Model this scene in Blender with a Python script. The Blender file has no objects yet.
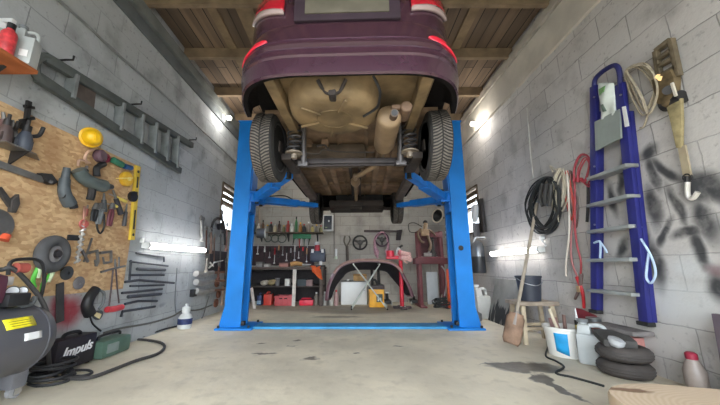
import bpy, bmesh, math, random
from mathutils import Vector, Matrix
random.seed(7)
PI = math.pi
C = bpy.context.scene.collection
V = Vector

# ------------------------------------------------------------------ camera
F, PITCH, CX, CY, H = 300.0, math.radians(12.0), 350.0, 202.5, 0.78
cd = bpy.data.cameras.new('camera')
cam = bpy.data.objects.new('camera', cd); C.objects.link(cam)
cd.sensor_width = 36.0; cd.lens = F / 720 * 36.0
cd.shift_x = (360 - CX) / 720.0
cd.clip_start = 0.05
cam.location = (0, 0, H); cam.rotation_euler = (PI / 2 + PITCH, 0, 0)
bpy.context.scene.camera = cam
cP, sP = math.cos(PITCH), math.sin(PITCH)

def ray(px, py):
    x, y = (px - CX) / F, (CY - py) / F
    return V((x, cP - sP * y, sP + cP * y))
def onX(px, py, X):
    r = ray(px, py); t = X / r.x; return V((X, r.y * t, H + r.z * t))
def onY(px, py, Y):
    r = ray(px, py); t = Y / r.y; return V((r.x * t, Y, H + r.z * t))
def onZ(px, py, Z=0.0):
    r = ray(px, py); t = (Z - H) / r.z; return V((r.x * t, r.y * t, Z))
XL, XR, YB, YF, ZC = -2.30, 2.25, 7.0, -1.0, 3.75
def L(px, py, off=0.02): return onX(px, py, XL + off)
def R(px, py, off=0.02): return onX(px, py, XR - off)
def B(px, py, off=0.02): return onY(px, py, YB - off)

# ------------------------------------------------------------------ materials
def lin(c):
    return tuple(((v / 255.0) / 12.92 if v / 255.0 <= 0.04045 else ((v / 255.0 + 0.055) / 1.055) ** 2.4) for v in c)
MATS = {}
def M(name, rgb, rough=0.6, metal=0.0, var=0.18, scale=9.0, bump=0.0, coat=0.0, emit=0.0, alpha=None, trans=0.0):
    if name in MATS: return MATS[name]
    m = bpy.data.materials.new(name); m.use_nodes = True
    nt = m.node_tree; b = nt.nodes['Principled BSDF']; c = lin(rgb)
    tc = nt.nodes.new('ShaderNodeTexCoord'); n = nt.nodes.new('ShaderNodeTexNoise')
    n.inputs['Scale'].default_value = scale; n.inputs['Detail'].default_value = 5
    nt.links.new(tc.outputs['Object'], n.inputs['Vector'])
    r = nt.nodes.new('ShaderNodeValToRGB')
    r.color_ramp.elements[0].position = 0.3; r.color_ramp.elements[1].position = 0.7
    r.color_ramp.elements[0].color = tuple(max(0, v * (1 - var)) for v in c) + (1,)
    r.color_ramp.elements[1].color = tuple(min(1, v * (1 + var)) for v in c) + (1,)
    nt.links.new(n.outputs['Fac'], r.inputs['Fac']); nt.links.new(r.outputs['Color'], b.inputs['Base Color'])
    b.inputs['Roughness'].default_value = rough; b.inputs['Metallic'].default_value = metal
    if coat: b.inputs['Coat Weight'].default_value = coat; b.inputs['Coat Roughness'].default_value = 0.08
    if trans: b.inputs['Transmission Weight'].default_value = trans
    if alpha is not None: b.inputs['Alpha'].default_value = alpha
    if emit:
        b.inputs['Emission Color'].default_value = c + (1,); b.inputs['Emission Strength'].default_value = emit
    if bump:
        bp = nt.nodes.new('ShaderNodeBump'); bp.inputs['Strength'].default_value = bump; bp.inputs['Distance'].default_value = 0.02
        n2 = nt.nodes.new('ShaderNodeTexNoise'); n2.inputs['Scale'].default_value = scale * 4; n2.inputs['Detail'].default_value = 6
        nt.links.new(tc.outputs['Object'], n2.inputs['Vector'])
        nt.links.new(n2.outputs['Fac'], bp.inputs['Height']); nt.links.new(bp.outputs['Normal'], b.inputs['Normal'])
    MATS[name] = m; return m

class NT:
    """small helper for building node graphs"""
    def __init__(s, name):
        s.m = bpy.data.materials.new(name); s.m.use_nodes = True; s.t = s.m.node_tree
        s.b = s.t.nodes['Principled BSDF']
        g = s.t.nodes.new('ShaderNodeNewGeometry'); s.pos = g.outputs['Position']
    def n(s, typ, **kw):
        nd = s.t.nodes.new(typ)
        for k, v in kw.items():
            if k.startswith('i_'):
                nd.inputs[k[2:].replace('_', ' ')].default_value = v
            else: setattr(nd, k, v)
        return nd
    def l(s, a, b): s.t.links.new(a, b)
    def noise(s, scale, detail=5, vec=None):
        nd = s.n('ShaderNodeTexNoise'); nd.inputs['Scale'].default_value = scale; nd.inputs['Detail'].default_value = detail
        s.l(vec or s.pos, nd.inputs['Vector']); return nd.outputs['Fac']
    def rng(s, v, a, b, c=0.0, d=1.0):
        nd = s.n('ShaderNodeMapRange', interpolation_type='SMOOTHSTEP')
        for k, x in (('From Min', a), ('From Max', b), ('To Min', c), ('To Max', d)): nd.inputs[k].default_value = x
        s.l(v, nd.inputs['Value']); return nd.outputs['Result']
    def math(s, op, a, b):
        nd = s.n('ShaderNodeMath', operation=op)
        for i, x in enumerate((a, b)):
            if isinstance(x, (int, float)): nd.inputs[i].default_value = x
            else: s.l(x, nd.inputs[i])
        return nd.outputs[0]
    def mix(s, f, a, b, blend='MIX'):
        nd = s.n('ShaderNodeMix', data_type='RGBA', blend_type=blend)
        if isinstance(f, (int, float)): nd.inputs['Factor'].default_value = f
        else: s.l(f, nd.inputs['Factor'])
        for k, x in ((6, a), (7, b)):
            if isinstance(x, tuple): nd.inputs[k].default_value = x + (1,)
            else: s.l(x, nd.inputs[k])
        return nd.outputs[2]
    def wobble(s, scale, amt):
        nd = s.n('ShaderNodeTexNoise'); nd.inputs['Scale'].default_value = scale; nd.inputs['Detail'].default_value = 4
        s.l(s.pos, nd.inputs['Vector'])
        sub = s.n('ShaderNodeVectorMath', operation='SUBTRACT'); s.l(nd.outputs['Color'], sub.inputs[0]); sub.inputs[1].default_value = (0.5, 0.5, 0.5)
        mul = s.n('ShaderNodeVectorMath', operation='SCALE'); s.l(sub.outputs[0], mul.inputs[0]); mul.inputs['Scale'].default_value = amt
        add = s.n('ShaderNodeVectorMath', operation='ADD'); s.l(s.pos, add.inputs[0]); s.l(mul.outputs[0], add.inputs[1])
        return add.outputs[0]
    def blob(s, vec, loc, size, rot=(0, 0, 0), soft=0.5):
        mp = s.n('ShaderNodeMapping', vector_type='TEXTURE')
        mp.inputs['Location'].default_value = loc; mp.inputs['Rotation'].default_value = rot; mp.inputs['Scale'].default_value = size
        s.l(vec, mp.inputs['Vector'])
        ln = s.n('ShaderNodeVectorMath', operation='LENGTH'); s.l(mp.outputs[0], ln.inputs[0])
        return s.rng(ln.outputs['Value'], 1.0, soft, 0.0, 1.0)
    def many(s, vals):
        o = vals[0]
        for v in vals[1:]: o = s.math('MAXIMUM', o, v)
        return o

# ------------------------------------------------------------------ mesh builder
WM = {}
def frame_of(d):
    d = d.normalized(); a = V((0, 0, 1)) if abs(d.z) < 0.9 else V((1, 0, 0))
    u = d.cross(a).normalized(); return u, d.cross(u).normalized()
def catmull(pts, n=6, closed=False):
    P = [V(p) for p in pts]; out = []; k = len(P)
    for i in range(k if closed else k - 1):
        if closed: p0, p1, p2, p3 = P[i - 1], P[i], P[(i + 1) % k], P[(i + 2) % k]
        else: p0, p1, p2, p3 = P[max(i - 1, 0)], P[i], P[i + 1], P[min(i + 2, k - 1)]
        for j in range(n):
            t = j / n
            out.append(0.5 * ((2 * p1) + (p2 - p0) * t + (2 * p0 - 5 * p1 + 4 * p2 - p3) * t * t + (3 * p1 - p0 - 3 * p2 + p3) * t ** 3))
    if not closed: out.append(P[-1])
    return out
class MB:
    def __init__(s): s.bm = bmesh.new()
    def _ring(s, c, u, v, r, n, r2=None):
        r2 = r if r2 is None else r2
        return [s.bm.verts.new(c + u * (r * math.cos(2 * PI * i / n)) + v * (r2 * math.sin(2 * PI * i / n))) for i in range(n)]
    def _bridge(s, a, b):
        n = len(a)
        for i in range(n):
            try: s.bm.faces.new((a[i], a[(i + 1) % n], b[(i + 1) % n], b[i]))
            except ValueError: pass
    def box(s, c, size, rot=None, bev=0.0, taper=1.0):
        c = V(c); hx, hy, hz = size[0] / 2, size[1] / 2, size[2] / 2
        Rm = rot if rot is not None else Matrix.Identity(3)
        vs = []
        for z in (-1, 1):
            k = taper if z > 0 else 1.0
            for x, y in ((-1, -1), (1, -1), (1, 1), (-1, 1)):
                vs.append(s.bm.verts.new(c + Rm @ V((x * hx * k, y * hy * k, z * hz))))
        fs = [s.bm.faces.new([vs[i] for i in f]) for f in ((3, 2, 1, 0), (4, 5, 6, 7), (0, 1, 5, 4), (1, 2, 6, 5), (2, 3, 7, 6), (3, 0, 4, 7))]
        if bev:
            es = list({e for f in fs for e in f.edges})
            bmesh.ops.bevel(s.bm, geom=es, offset=bev, segments=2, affect='EDGES', profile=0.6)
        return s
    def box2(s, a, b, bev=0.0):
        a, b = V(a), V(b)
        return s.box((a + b) / 2, [abs(b[i] - a[i]) for i in range(3)], bev=bev)
    def cyl(s, p0, p1, r0, r1=None, n=16, cap=True):
        p0, p1 = V(p0), V(p1); r1 = r0 if r1 is None else r1
        u, v = frame_of(p1 - p0)
        a, b = s._ring(p0, u, v, r0, n), s._ring(p1, u, v, r1, n); s._bridge(a, b)
        if cap: s.bm.faces.new(a[::-1]); s.bm.faces.new(b)
        return s
    def lathe(s, prof, o=(0, 0, 0), d=(0, 0, 1), n=24):
        """prof: (radius, height along d)"""
        o, d = V(o), V(d).normalized(); u, v = frame_of(d); prev = None
        for r, h in prof:
            ring = s._ring(o + d * h, u, v, max(r, 1e-4), n)
            if prev: s._bridge(prev, ring)
            else: s.bm.faces.new(ring[::-1])
            prev = ring
        s.bm.faces.new(prev); return s
    def tube(s, pts, r, n=8, smooth=5, closed=False, r1=None):
        P = catmull(pts, smooth, closed) if smooth else [V(p) for p in pts]
        k = len(P); prev = None; first = None; u = None
        for i in range(k):
            if closed: d = P[(i + 1) % k] - P[i - 1]
            else: d = P[min(i + 1, k - 1)] - P[max(i - 1, 0)]
            if d.length < 1e-7: continue
            d.normalize()
            if u is None: u, _ = frame_of(d)
            u = (u - d * u.dot(d)); u = u.normalized() if u.length > 1e-6 else frame_of(d)[0]
            v = d.cross(u); rr = r if r1 is None else r + (r1 - r) * i / max(1, k - 1)
            ring = s._ring(P[i], u, v, rr, n)
            if prev: s._bridge(prev, ring)
            else: first = ring
            prev = ring
        if closed: s._bridge(prev, first)
        else: s.bm.faces.new(first[::-1]); s.bm.faces.new(prev)
        return s
    def torus(s, c, axis, R0, r, n=28, m=10, ry=None):
        c = V(c); u, v = frame_of(V(axis)); ax = V(axis).normalized(); rings = []
        for i in range(n):
            a = 2 * PI * i / n; e = u * math.cos(a) + v * math.sin(a)
            rings.append(s._ring(c + e * R0, e, ax, r, m, ry))
        for i in range(n): s._bridge(rings[i], rings[(i + 1) % n])
        return s
    def prism(s, poly, ax, bev=0.0):
        """poly: 3D points of a flat outline, extruded by vector ax"""
        ax = V(ax); a = [s.bm.verts.new(V(p)) for p in poly]; b = [s.bm.verts.new(V(p) + ax) for p in poly]
        fs = [s.bm.faces.new(a[::-1]), s.bm.faces.new(b)]; n = len(a)
        for i in range(n): fs.append(s.bm.faces.new((a[i], a[(i + 1) % n], b[(i + 1) % n], b[i])))
        if bev:
            bmesh.ops.bevel(s.bm, geom=list({e for f in fs for e in f.edges}), offset=bev, segments=2, affect='EDGES', profile=0.6)
        return s
    def sphere(s, c, r, n=16, m=10, lo=-1.0, hi=1.0):
        c = V(c); r = V((r, r, r)) if isinstance(r, (int, float)) else V(r); prev = None
        for j in range(m + 1):
            z = lo + (hi - lo) * j / m; z = max(-0.9995, min(0.9995, math.sin(PI / 2 * z) if (lo, hi) == (-1.0, 1.0) else z)); k = math.sqrt(1 - z * z)
            ring = [s.bm.verts.new(c + V((r.x * k * math.cos(2 * PI * i / n), r.y * k * math.sin(2 * PI * i / n), r.z * z))) for i in range(n)]
            if prev: s._bridge(prev, ring)
            else: s.bm.faces.new(ring[::-1])
            prev = ring
        s.bm.faces.new(prev); return s
    def grid(s, fn, nu, nv):
        g = [[s.bm.verts.new(V(fn(i / nu, j / nv))) for j in range(nv + 1)] for i in range(nu + 1)]
        for i in range(nu):
            for j in range(nv):
                s.bm.faces.new((g[i][j], g[i + 1][j], g[i + 1][j + 1], g[i][j + 1]))
        return s
    def xf(s, mat):
        s.bm.transform(mat); return s
    def build(s, name, mat, parent=None, smooth=True, solid=0.0, sub=0, local=False, bevel=0.0, ang=35):
        bmesh.ops.recalc_face_normals(s.bm, faces=s.bm.faces)
        me = bpy.data.meshes.new(name)
        base = V((0, 0, 0))
        if parent is None:
            lo = V((1e9,) * 3); hi = V((-1e9,) * 3)
            for v in s.bm.verts:
                for i in range(3): lo[i] = min(lo[i], v.co[i]); hi[i] = max(hi[i], v.co[i])
            base = V(((lo.x + hi.x) / 2, (lo.y + hi.y) / 2, lo.z)) if not local else V((0, 0, 0))
            s.bm.transform(Matrix.Translation(-base)); W = Matrix.Translation(base)
        else:
            W = WM[parent]
            if not local: s.bm.transform(W.inverted())
        if smooth:
            for f in s.bm.faces: f.smooth = True
            for e in s.bm.edges:
                if len(e.link_faces) == 2 and e.calc_face_angle(0) > math.radians(ang): e.smooth = False
        s.bm.to_mesh(me); s.bm.free()
        o = bpy.data.objects.new(name, me); C.objects.link(o); o.location = base
        if parent is not None: o.parent = parent; o.location = (0, 0, 0)
        WM[o] = W
        if isinstance(mat, (list, tuple)):
            for mm in mat: me.materials.append(mm)
        elif mat: me.materials.append(mat)
        if bevel:
            bv = o.modifiers.new('bevel', 'BEVEL'); bv.width = bevel; bv.segments = 2; bv.limit_method = 'ANGLE'
        if solid:
            sd = o.modifiers.new('solid', 'SOLIDIFY'); sd.thickness = solid; sd.offset = 0
        if sub:
            ss = o.modifiers.new('sub', 'SUBSURF'); ss.levels = sub; ss.render_levels = sub
        return o

def tag(o, label, cat, group=None, kind=None):
    o['label'] = label; o['category'] = cat
    if group: o['group'] = group
    if kind: o['kind'] = kind
    return o
def thing(name, label, cat, loc, rotz=0.0, group=None):
    o = bpy.data.objects.new(name, None); C.objects.link(o); o.empty_display_size = 0.05
    o.location = loc; o.rotation_euler = (0, 0, rotz)
    WM[o] = Matrix.Translation(V(loc)) @ Matrix.Rotation(rotz, 4, 'Z')
    return tag(o, label, cat, group)
def struct(o): o['kind'] = 'structure'; return o
def dup(src, loc, label, rotz=None):
    r = src.copy(); C.objects.link(r); r.location = loc; r['label'] = label
    if rotz is not None: r.rotation_euler = (0, 0, rotz)
    for ch in list(src.children):
        c = ch.copy(); C.objects.link(c); c.parent = r
        for g in ch.children:
            d = g.copy(); C.objects.link(d); d.parent = c
    return r
def rotm(x=0, y=0, z=0):
    return (Matrix.Rotation(z, 3, 'Z') @ Matrix.Rotation(y, 3, 'Y') @ Matrix.Rotation(x, 3, 'X'))
def basis(xa, ya, za):
    return Matrix((xa, ya, za)).transposed()
ORD = ['first', 'second', 'third', 'fourth', 'fifth', 'sixth', 'seventh', 'eighth', 'ninth', 'tenth', 'eleventh', 'twelfth', 'thirteenth', 'fourteenth', 'fifteenth', 'sixteenth', 'seventeenth', 'eighteenth']
# ================================================================== SETTING
def wall_mat(name, axis, base, dark, blobs=(), rowh=0.24, brickw=0.52, off=0.0, mort=.5):
    g = NT(name)
    sep = g.n('ShaderNodeSeparateXYZ'); g.l(g.pos, sep.inputs[0])
    cmb = g.n('ShaderNodeCombineXYZ'); g.l(sep.outputs['Y' if axis == 'X' else 'X'], cmb.inputs['X'])
    zz = g.math('ADD', sep.outputs['Z'], off); g.l(zz, cmb.inputs['Y'])
    wv = g.n('ShaderNodeTexNoise'); wv.inputs['Scale'].default_value = 7; wv.inputs['Detail'].default_value = 4; g.l(g.pos, wv.inputs['Vector'])
    sb = g.n('ShaderNodeVectorMath', operation='SUBTRACT'); g.l(wv.outputs['Color'], sb.inputs[0]); sb.inputs[1].default_value = (.5, .5, .5)
    sc = g.n('ShaderNodeVectorMath', operation='SCALE'); g.l(sb.outputs[0], sc.inputs[0]); sc.inputs['Scale'].default_value = 0.025
    ad = g.n('ShaderNodeVectorMath', operation='ADD'); g.l(cmb.outputs[0], ad.inputs[0]); g.l(sc.outputs[0], ad.inputs[1])
    br = g.n('ShaderNodeTexBrick'); g.l(ad.outputs[0], br.inputs['Vector'])
    br.inputs['Scale'].default_value = 1; br.inputs['Brick Width'].default_value = brickw; br.inputs['Row Height'].default_value = rowh
    br.inputs['Mortar Size'].default_value = 0.0045; br.inputs['Mortar Smooth'].default_value = 0.35; br.inputs['Bias'].default_value = 0.0
    c = lin(base); d = lin(dark)
    br.inputs['Color1'].default_value = tuple(v * 1.08 for v in c) + (1,); br.inputs['Color2'].default_value = tuple(v * .88 for v in c) + (1,)
    br.inputs['Mortar'].default_value = tuple(v * mort for v in c) + (1,)
    # patches where paint covers the joints
    cov = g.rng(g.noise(1.7, 4), .46, .60)
    col = g.mix(g.math('MULTIPLY', cov, .55), br.outputs['Color'], tuple(v for v in c))
    col = g.mix(g.rng(g.noise(3.2, 8), .50, .74, 0, .6), col, d)
    col = g.mix(g.rng(g.noise(26, 6), .58, .74, 0, .45), col, tuple(v * .7 for v in d))
    wob = g.wobble(3.0, 0.14)
    for colr, amt, items in blobs:
        f = g.many([g.blob(wob, *it, soft=.25) for it in items])
        f = g.math('MULTIPLY', f, g.rng(g.noise(9, 5), .30, .52, .75, 1.0))
        col = g.mix(g.math('MULTIPLY', f, amt), col, lin(colr))
    g.l(col, g.b.inputs['Base Color']); g.b.inputs['Roughness'].default_value = .85
    bp = g.n('ShaderNodeBump'); bp.inputs['Strength'].default_value = .55; bp.inputs['Distance'].default_value = .012
    hgt = g.math('SUBTRACT', g.math('MULTIPLY', g.noise(32, 7), .6), br.outputs['Fac'])
    g.l(hgt, bp.inputs['Height']); g.l(bp.outputs['Normal'], g.b.inputs['Normal'])
    return g.m
def bl(y, z, ry, rz, a=0.0, X=XR): return ((X, y, z), (.5, ry, rz), (math.radians(a), 0, 0))
def Rb(px, py, ry, rz, a=0): p = R(px, py, 0); return bl(p.y, p.z, ry, rz, -a)
def Lb(px, py, ry, rz, a=0): p = L(px, py, 0); return bl(p.y, p.z, ry, rz, a, XL)
soot = [Rb(648, 152, .13, .09, 20), Rb(652, 172, .07, .22, 8), Rb(667, 170, .05, .26, 38), Rb(677, 205, .05, .26, 10), Rb(652, 205, .09, .24), Rb(664, 232, .05, .18, -30),
        Rb(622, 178, .06, .26, -20), Rb(612, 198, .05, .22, 0), Rb(697, 190, .14, .18, 20), Rb(712, 188, .10, .24, 40), Rb(705, 222, .10, .22, 10), Rb(698, 250, .06, .2, 0),
        Rb(655, 262, .10, .28, 0), Rb(624, 248, .06, .16, -30), Rb(688, 234, .16, .06, 0), Rb(715, 290, .10, .16, 0), Rb(646, 240, .07, .2, 0)]
white = [Rb(680, 300, .30, .26, 0), Rb(690, 268, .2, .14, 10), Rb(655, 290, .14, .16, 0)]
redstain = [Rb(715, 270, .12, .06, 0)]
mat_wr = wall_mat('painted_block_right', 'X', (196, 191, 186), (142, 136, 130), [((205, 207, 206), .75, white), ((50, 51, 54), .95, soot), ((108, 55, 66), .6, redstain)], off=.10)
mat_wl = wall_mat('painted_block_left', 'X', (178, 181, 182), (118, 119, 117), [((150, 48, 62), .95, [Lb(68, 312, .22, .20, 0), Lb(60, 308, .16, .20, 0)]), ((90, 92, 100), .55, [Lb(162, 303, .10, .04, 0), Lb(118, 165, .08, .07, 30)])], off=.03, mort=.62)
mat_wb = wall_mat('painted_block_back', 'Y', (176, 171, 163), (128, 121, 114), [], rowh=.22, brickw=.46, off=.05)
mat_wf = wall_mat('painted_block_front', 'Y', (150, 148, 146), (112, 108, 104), [])

# floor: concrete, with the oil patches that stay where they are
def floor_mat():
    g = NT('concrete_floor')
    c = lin((220, 210, 189)); w = g.wobble(6.0, 0.22)
    col = g.mix(g.rng(g.noise(1.3, 6), .35, .68), tuple(v * .86 for v in c), tuple(v * 1.12 for v in c))
    col = g.mix(g.rng(g.noise(9, 8), .5, .72, 0, .45), col, lin((190, 180, 161)))
    col = g.mix(g.rng(g.noise(45, 4), .60, .72, 0, .35), col, lin((214, 208, 198)))
    def fb(px, py, rx, ry, a=0): p = onZ(px, py); return ((p.x, p.y, 0), (rx, ry, .5), (0, 0, math.radians(a)))
    def fw(x, y, rx, ry, a=0): return ((x, y, 0), (rx, ry, .5), (0, 0, math.radians(a)))
    oil = [fb(520, 367, .28, .13, -8), fb(545, 368, .17, .15, 10), fb(498, 365, .14, .05, -10), fb(554, 386, .035, .30, 8), fb(540, 378, .08, .12, -20)]
    spots = [fb(264, 353, .17, .04), fb(297, 340, .05, .03, 20), fb(294, 346, .05, .025), fb(311, 358, .09, .04, 20), fb(262, 343, .05, .02), fb(358, 353, .05, .03), fb(400, 346, .06, .02)]
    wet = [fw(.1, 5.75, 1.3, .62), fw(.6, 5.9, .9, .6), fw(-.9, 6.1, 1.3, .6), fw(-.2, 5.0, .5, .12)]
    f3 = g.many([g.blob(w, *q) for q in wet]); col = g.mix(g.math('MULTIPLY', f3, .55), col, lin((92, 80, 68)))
    f1 = g.many([g.blob(w, *q, soft=.7) for q in oil]); col = g.mix(g.math('MULTIPLY', f1, .88), col, lin((62, 57, 55)))
    f2 = g.many([g.blob(w, *q) for q in spots]); col = g.mix(g.math('MULTIPLY', f2, .8), col, lin((88, 80, 72)))
    g.l(col, g.b.inputs['Base Color'])
    g.l(g.math('SUBTRACT', g.rng(g.noise(4, 6), .3, .7, .62, .85), g.math('MULTIPLY', f1, .3)), g.b.inputs['Roughness'])
    bp = g.n('ShaderNodeBump'); bp.inputs['Strength'].default_value = .35; bp.inputs['Distance'].default_value = .01
    g.l(g.noise(22, 8), bp.inputs['Height']); g.l(bp.outputs['Normal'], g.b.inputs['Normal'])
    return g.m
T = .2
m = MB(); m.box2((XL - T, YF - T, -.2), (XR + T, YB + T, 0)); struct(m.build('floor', floor_mat(), smooth=False))
def pieces(name, mat, plane, a0, a1, z0, z1, holes):
    """wall slab with rectangular holes; plane = ('X'|'Y', inner, outer)"""
    ax, p0, p1 = plane; m = MB()
    def seg(u0, u1, w0, w1):
        if u1 - u0 < 1e-4 or w1 - w0 < 1e-4: return
        if ax == 'X': m.box2((p0, u0, w0), (p1, u1, w1))
        else: m.box2((u0, p0, w0), (u1, p1, w1))
    cur = a0
    for (h0, h1, hz0, hz1) in sorted(holes):
        seg(cur, h0, z0, z1); seg(h0, h1, z0, hz0); seg(h0, h1, hz1, z1); cur = h1
    seg(cur, a1, z0, z1)
    return struct(m.build(name, mat, smooth=False))
WLH = (5.22, 6.15, 1.42, 2.28); WRH = (5.12, 6.0, 1.36, 2.2)
pieces('wall_left', mat_wl, ('X', XL, XL - T), YF, YB, 0, ZC, [WLH])
pieces('wall_right', mat_wr, ('X', XR, XR + T), YF, YB, 0, ZC, [WRH])
pieces('wall_back', mat_wb, ('Y', YB, YB + T), XL - T, XR + T, 0, ZC, [])
pieces('wall_front', mat_wf, ('Y', YF, YF - T), XL - T, XR + T, 0, ZC, [(-2.05, 2.0, 0.0, 2.65)])

# windows (part of the setting)
wood_dark = M('old_window_wood', (104, 88, 70), .8, scale=6, var=.35)
glass = M('window_glass', (235, 240, 245), .05, trans=1.0, var=.02)
def window(name, X, sgn, hole, slats):
    y0, y1, z0, z1 = hole; m = MB(); t = .03
    xa, xb = X - sgn * .02, X + sgn * .10
    for (a, b, c, d) in ((y0, y1, z0, z0 + t), (y0, y1, z1 - t, z1), (y0, y0 + t, z0, z1), (y1 - t, y1, z0, z1), (y0, y1, z1 - .38, z1 - .35)):
        m.box2((xa, a, c), (xb, b, d))
    for k in range(slats):
        z = z1 - .08 - k * .12
        m.box((X + sgn * .03, (y0 + y1) / 2, z - .03), (.03, y1 - y0 - .06, .075))
    fr = struct(m.build(name, wood_dark))
    g = MB(); g.box2((X + sgn * .055, y0 + t, z0 + t), (X + sgn * .06, y1 - t, z1 - t)); g.build('pane', glass, fr, smooth=False)
window('window_1', XL, -1, WLH, 3)
window('window_2', XR, 1, WRH, 2)

# roof: boards with timber joists across
def plank_mat(name, ca, cb):
    g = NT(name)
    sep = g.n('ShaderNodeSeparateXYZ'); g.l(g.pos, sep.inputs[0])
    cmb = g.n('ShaderNodeCombineXYZ'); g.l(sep.outputs['Y'], cmb.inputs['X']); g.l(sep.outputs['X'], cmb.inputs['Y'])
    br = g.n('ShaderNodeTexBrick'); g.l(cmb.outputs[0], br.inputs['Vector']); br.inputs['Scale'].default_value = 1
    br.inputs['Brick Width'].default_value = 2.7; br.inputs['Row Height'].default_value = .145; br.inputs['Mortar Size'].default_value = .006
    br.inputs['Color1'].default_value = lin(ca) + (1,); br.inputs['Color2'].default_value = lin(cb) + (1,); br.inputs['Mortar'].default_value = (.01, .009, .008, 1)
    mp = g.n('ShaderNodeMapping'); mp.inputs['Scale'].default_value = (14, 1.2, 6); g.l(g.pos, mp.inputs['Vector'])
    col = g.mix(g.rng(g.noise(1.0, 6, mp.outputs[0]), .35, .7, .0, .55), br.outputs['Color'], lin((84, 70, 58)), 'MIX')
    g.l(col, g.b.inputs['Base Color']); g.b.inputs['Roughness'].default_value = .85
    bp = g.n('ShaderNodeBump'); bp.inputs['Strength'].default_value = .6; bp.inputs['Distance'].default_value = .01; bp.invert = True
    g.l(br.outputs['Fac'], bp.inputs['Height']); g.l(bp.outputs['Normal'], g.b.inputs['Normal'])
    return g.m
m = MB(); m.box2((XL - T, YF - T, ZC), (XR + T, YB + T, ZC + .15)); struct(m.build('ceiling', plank_mat('roof_boards', (140, 116, 92), (96, 80, 64)), smooth=False))
jm = M('joist_timber', (128, 108, 84), .85, scale=5, var=.3, bump=.3)
for i, y in enumerate((1.2, 2.0, 2.80, 3.66, 4.60, 5.5, 6.35)):
    m = MB(); m.box2((XL, y - .03, ZC - .15), (XR, y + .03, ZC), bev=.004); struct(m.build('trim_%d' % (i + 1), jm, smooth=False))
bm_ = M('batten_board', (140, 118, 90), .85, scale=5, var=.3)
for i, (x, w) in enumerate(((-1.62, .11), (-1.24, .20), (-.7, .1), (.75, .10), (1.06, .15), (1.46, .12))):
    m = MB(); m.box2((x - w / 2, YF, ZC - .025), (x + w / 2, YB, ZC), bev=.003); struct(m.build('trim_%d' % (20 + i), bm_, smooth=False))
# ring beams and wall plates along the long walls
g = NT('ring_beam_concrete'); c = lin((204, 196, 182))
col = g.mix(g.rng(g.noise(2.2, 7), .35, .7), tuple(v * .82 for v in c), tuple(v * 1.08 for v in c))
g.l(col, g.b.inputs['Base Color']); g.b.inputs['Roughness'].default_value = .9; ring = g.m
m = MB()
m.box2((XR - .035, YF, 3.105), (XR, YB, 3.50), bev=.004); struct(m.build('trim_30', ring, smooth=False))
m = MB(); m.box2((XR - .06, YF, 3.515), (XR, YB, 3.63), bev=.004); struct(m.build('trim_31', M('wall_plate_pale', (176, 168, 154), .9, var=.25, scale=4), smooth=False))
m = MB(); m.box2((XL, YF, 3.46), (XL + .06, YB, 3.60), bev=.004); struct(m.build('trim_32', M('wall_plate_grey', (112, 114, 110), .9, var=.25, scale=4), smooth=False))
m = MB(); m.box2((XL, YF, 3.30), (XL + .025, YB, 3.44), bev=.003); struct(m.build('trim_33', M('wall_plate_slate', (98, 102, 102), .9, var=.2, scale=4), smooth=False))
# thin service pipe along the left wall and conduit drop on the right
pm = M('service_pipe_metal', (150, 152, 150), .45, metal=.5)
pts = [L(x, y, .02) for x, y in ((58, 0), (90, 28), (119, 56), (170, 100), (239, 165.5))]
m = MB(); m.tube([pts[0] + (pts[0] - pts[1]) * 1.2] + pts, .011, 8); tag(m.build('service_pipe', pm), 'thin grey pipe running along the upper block wall above the old ladder', 'pipe')
m = MB(); m.tube([R(527, 108, .012), R(530, 150, .012), R(533, 178, .012)], .009, 6); tag(m.build('cable_conduit', M('conduit_white', (190, 188, 182), .6)), 'short thin pale conduit running down the block wall above the cable coils', 'conduit')
m = MB(); m.tube([B(259, 206, .02), B(260, 235, .02)], .02, 8); tag(m.build('corner_pipe', M('corner_pipe_paint', (176, 158, 140), .6)), 'beige vertical pipe in the back corner beside the upper bottle shelf', 'pipe')
m = MB(); m.tube([B(334, 190, .015), B(334.5, 258, .015)], .018, 8); tag(m.build('wall_conduit', M('conduit_grey', (132, 126, 120), .6)), 'grey vertical conduit on the back wall beside the switch box', 'conduit')

# ground outside the gateway
m = MB(); m.box2((-30, -40, -.35), (30, YF - T - .02, -.06)); o = struct(m.build('ground_outside', M('gravel_ground', (150, 146, 138), .95, scale=3), smooth=False))

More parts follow.
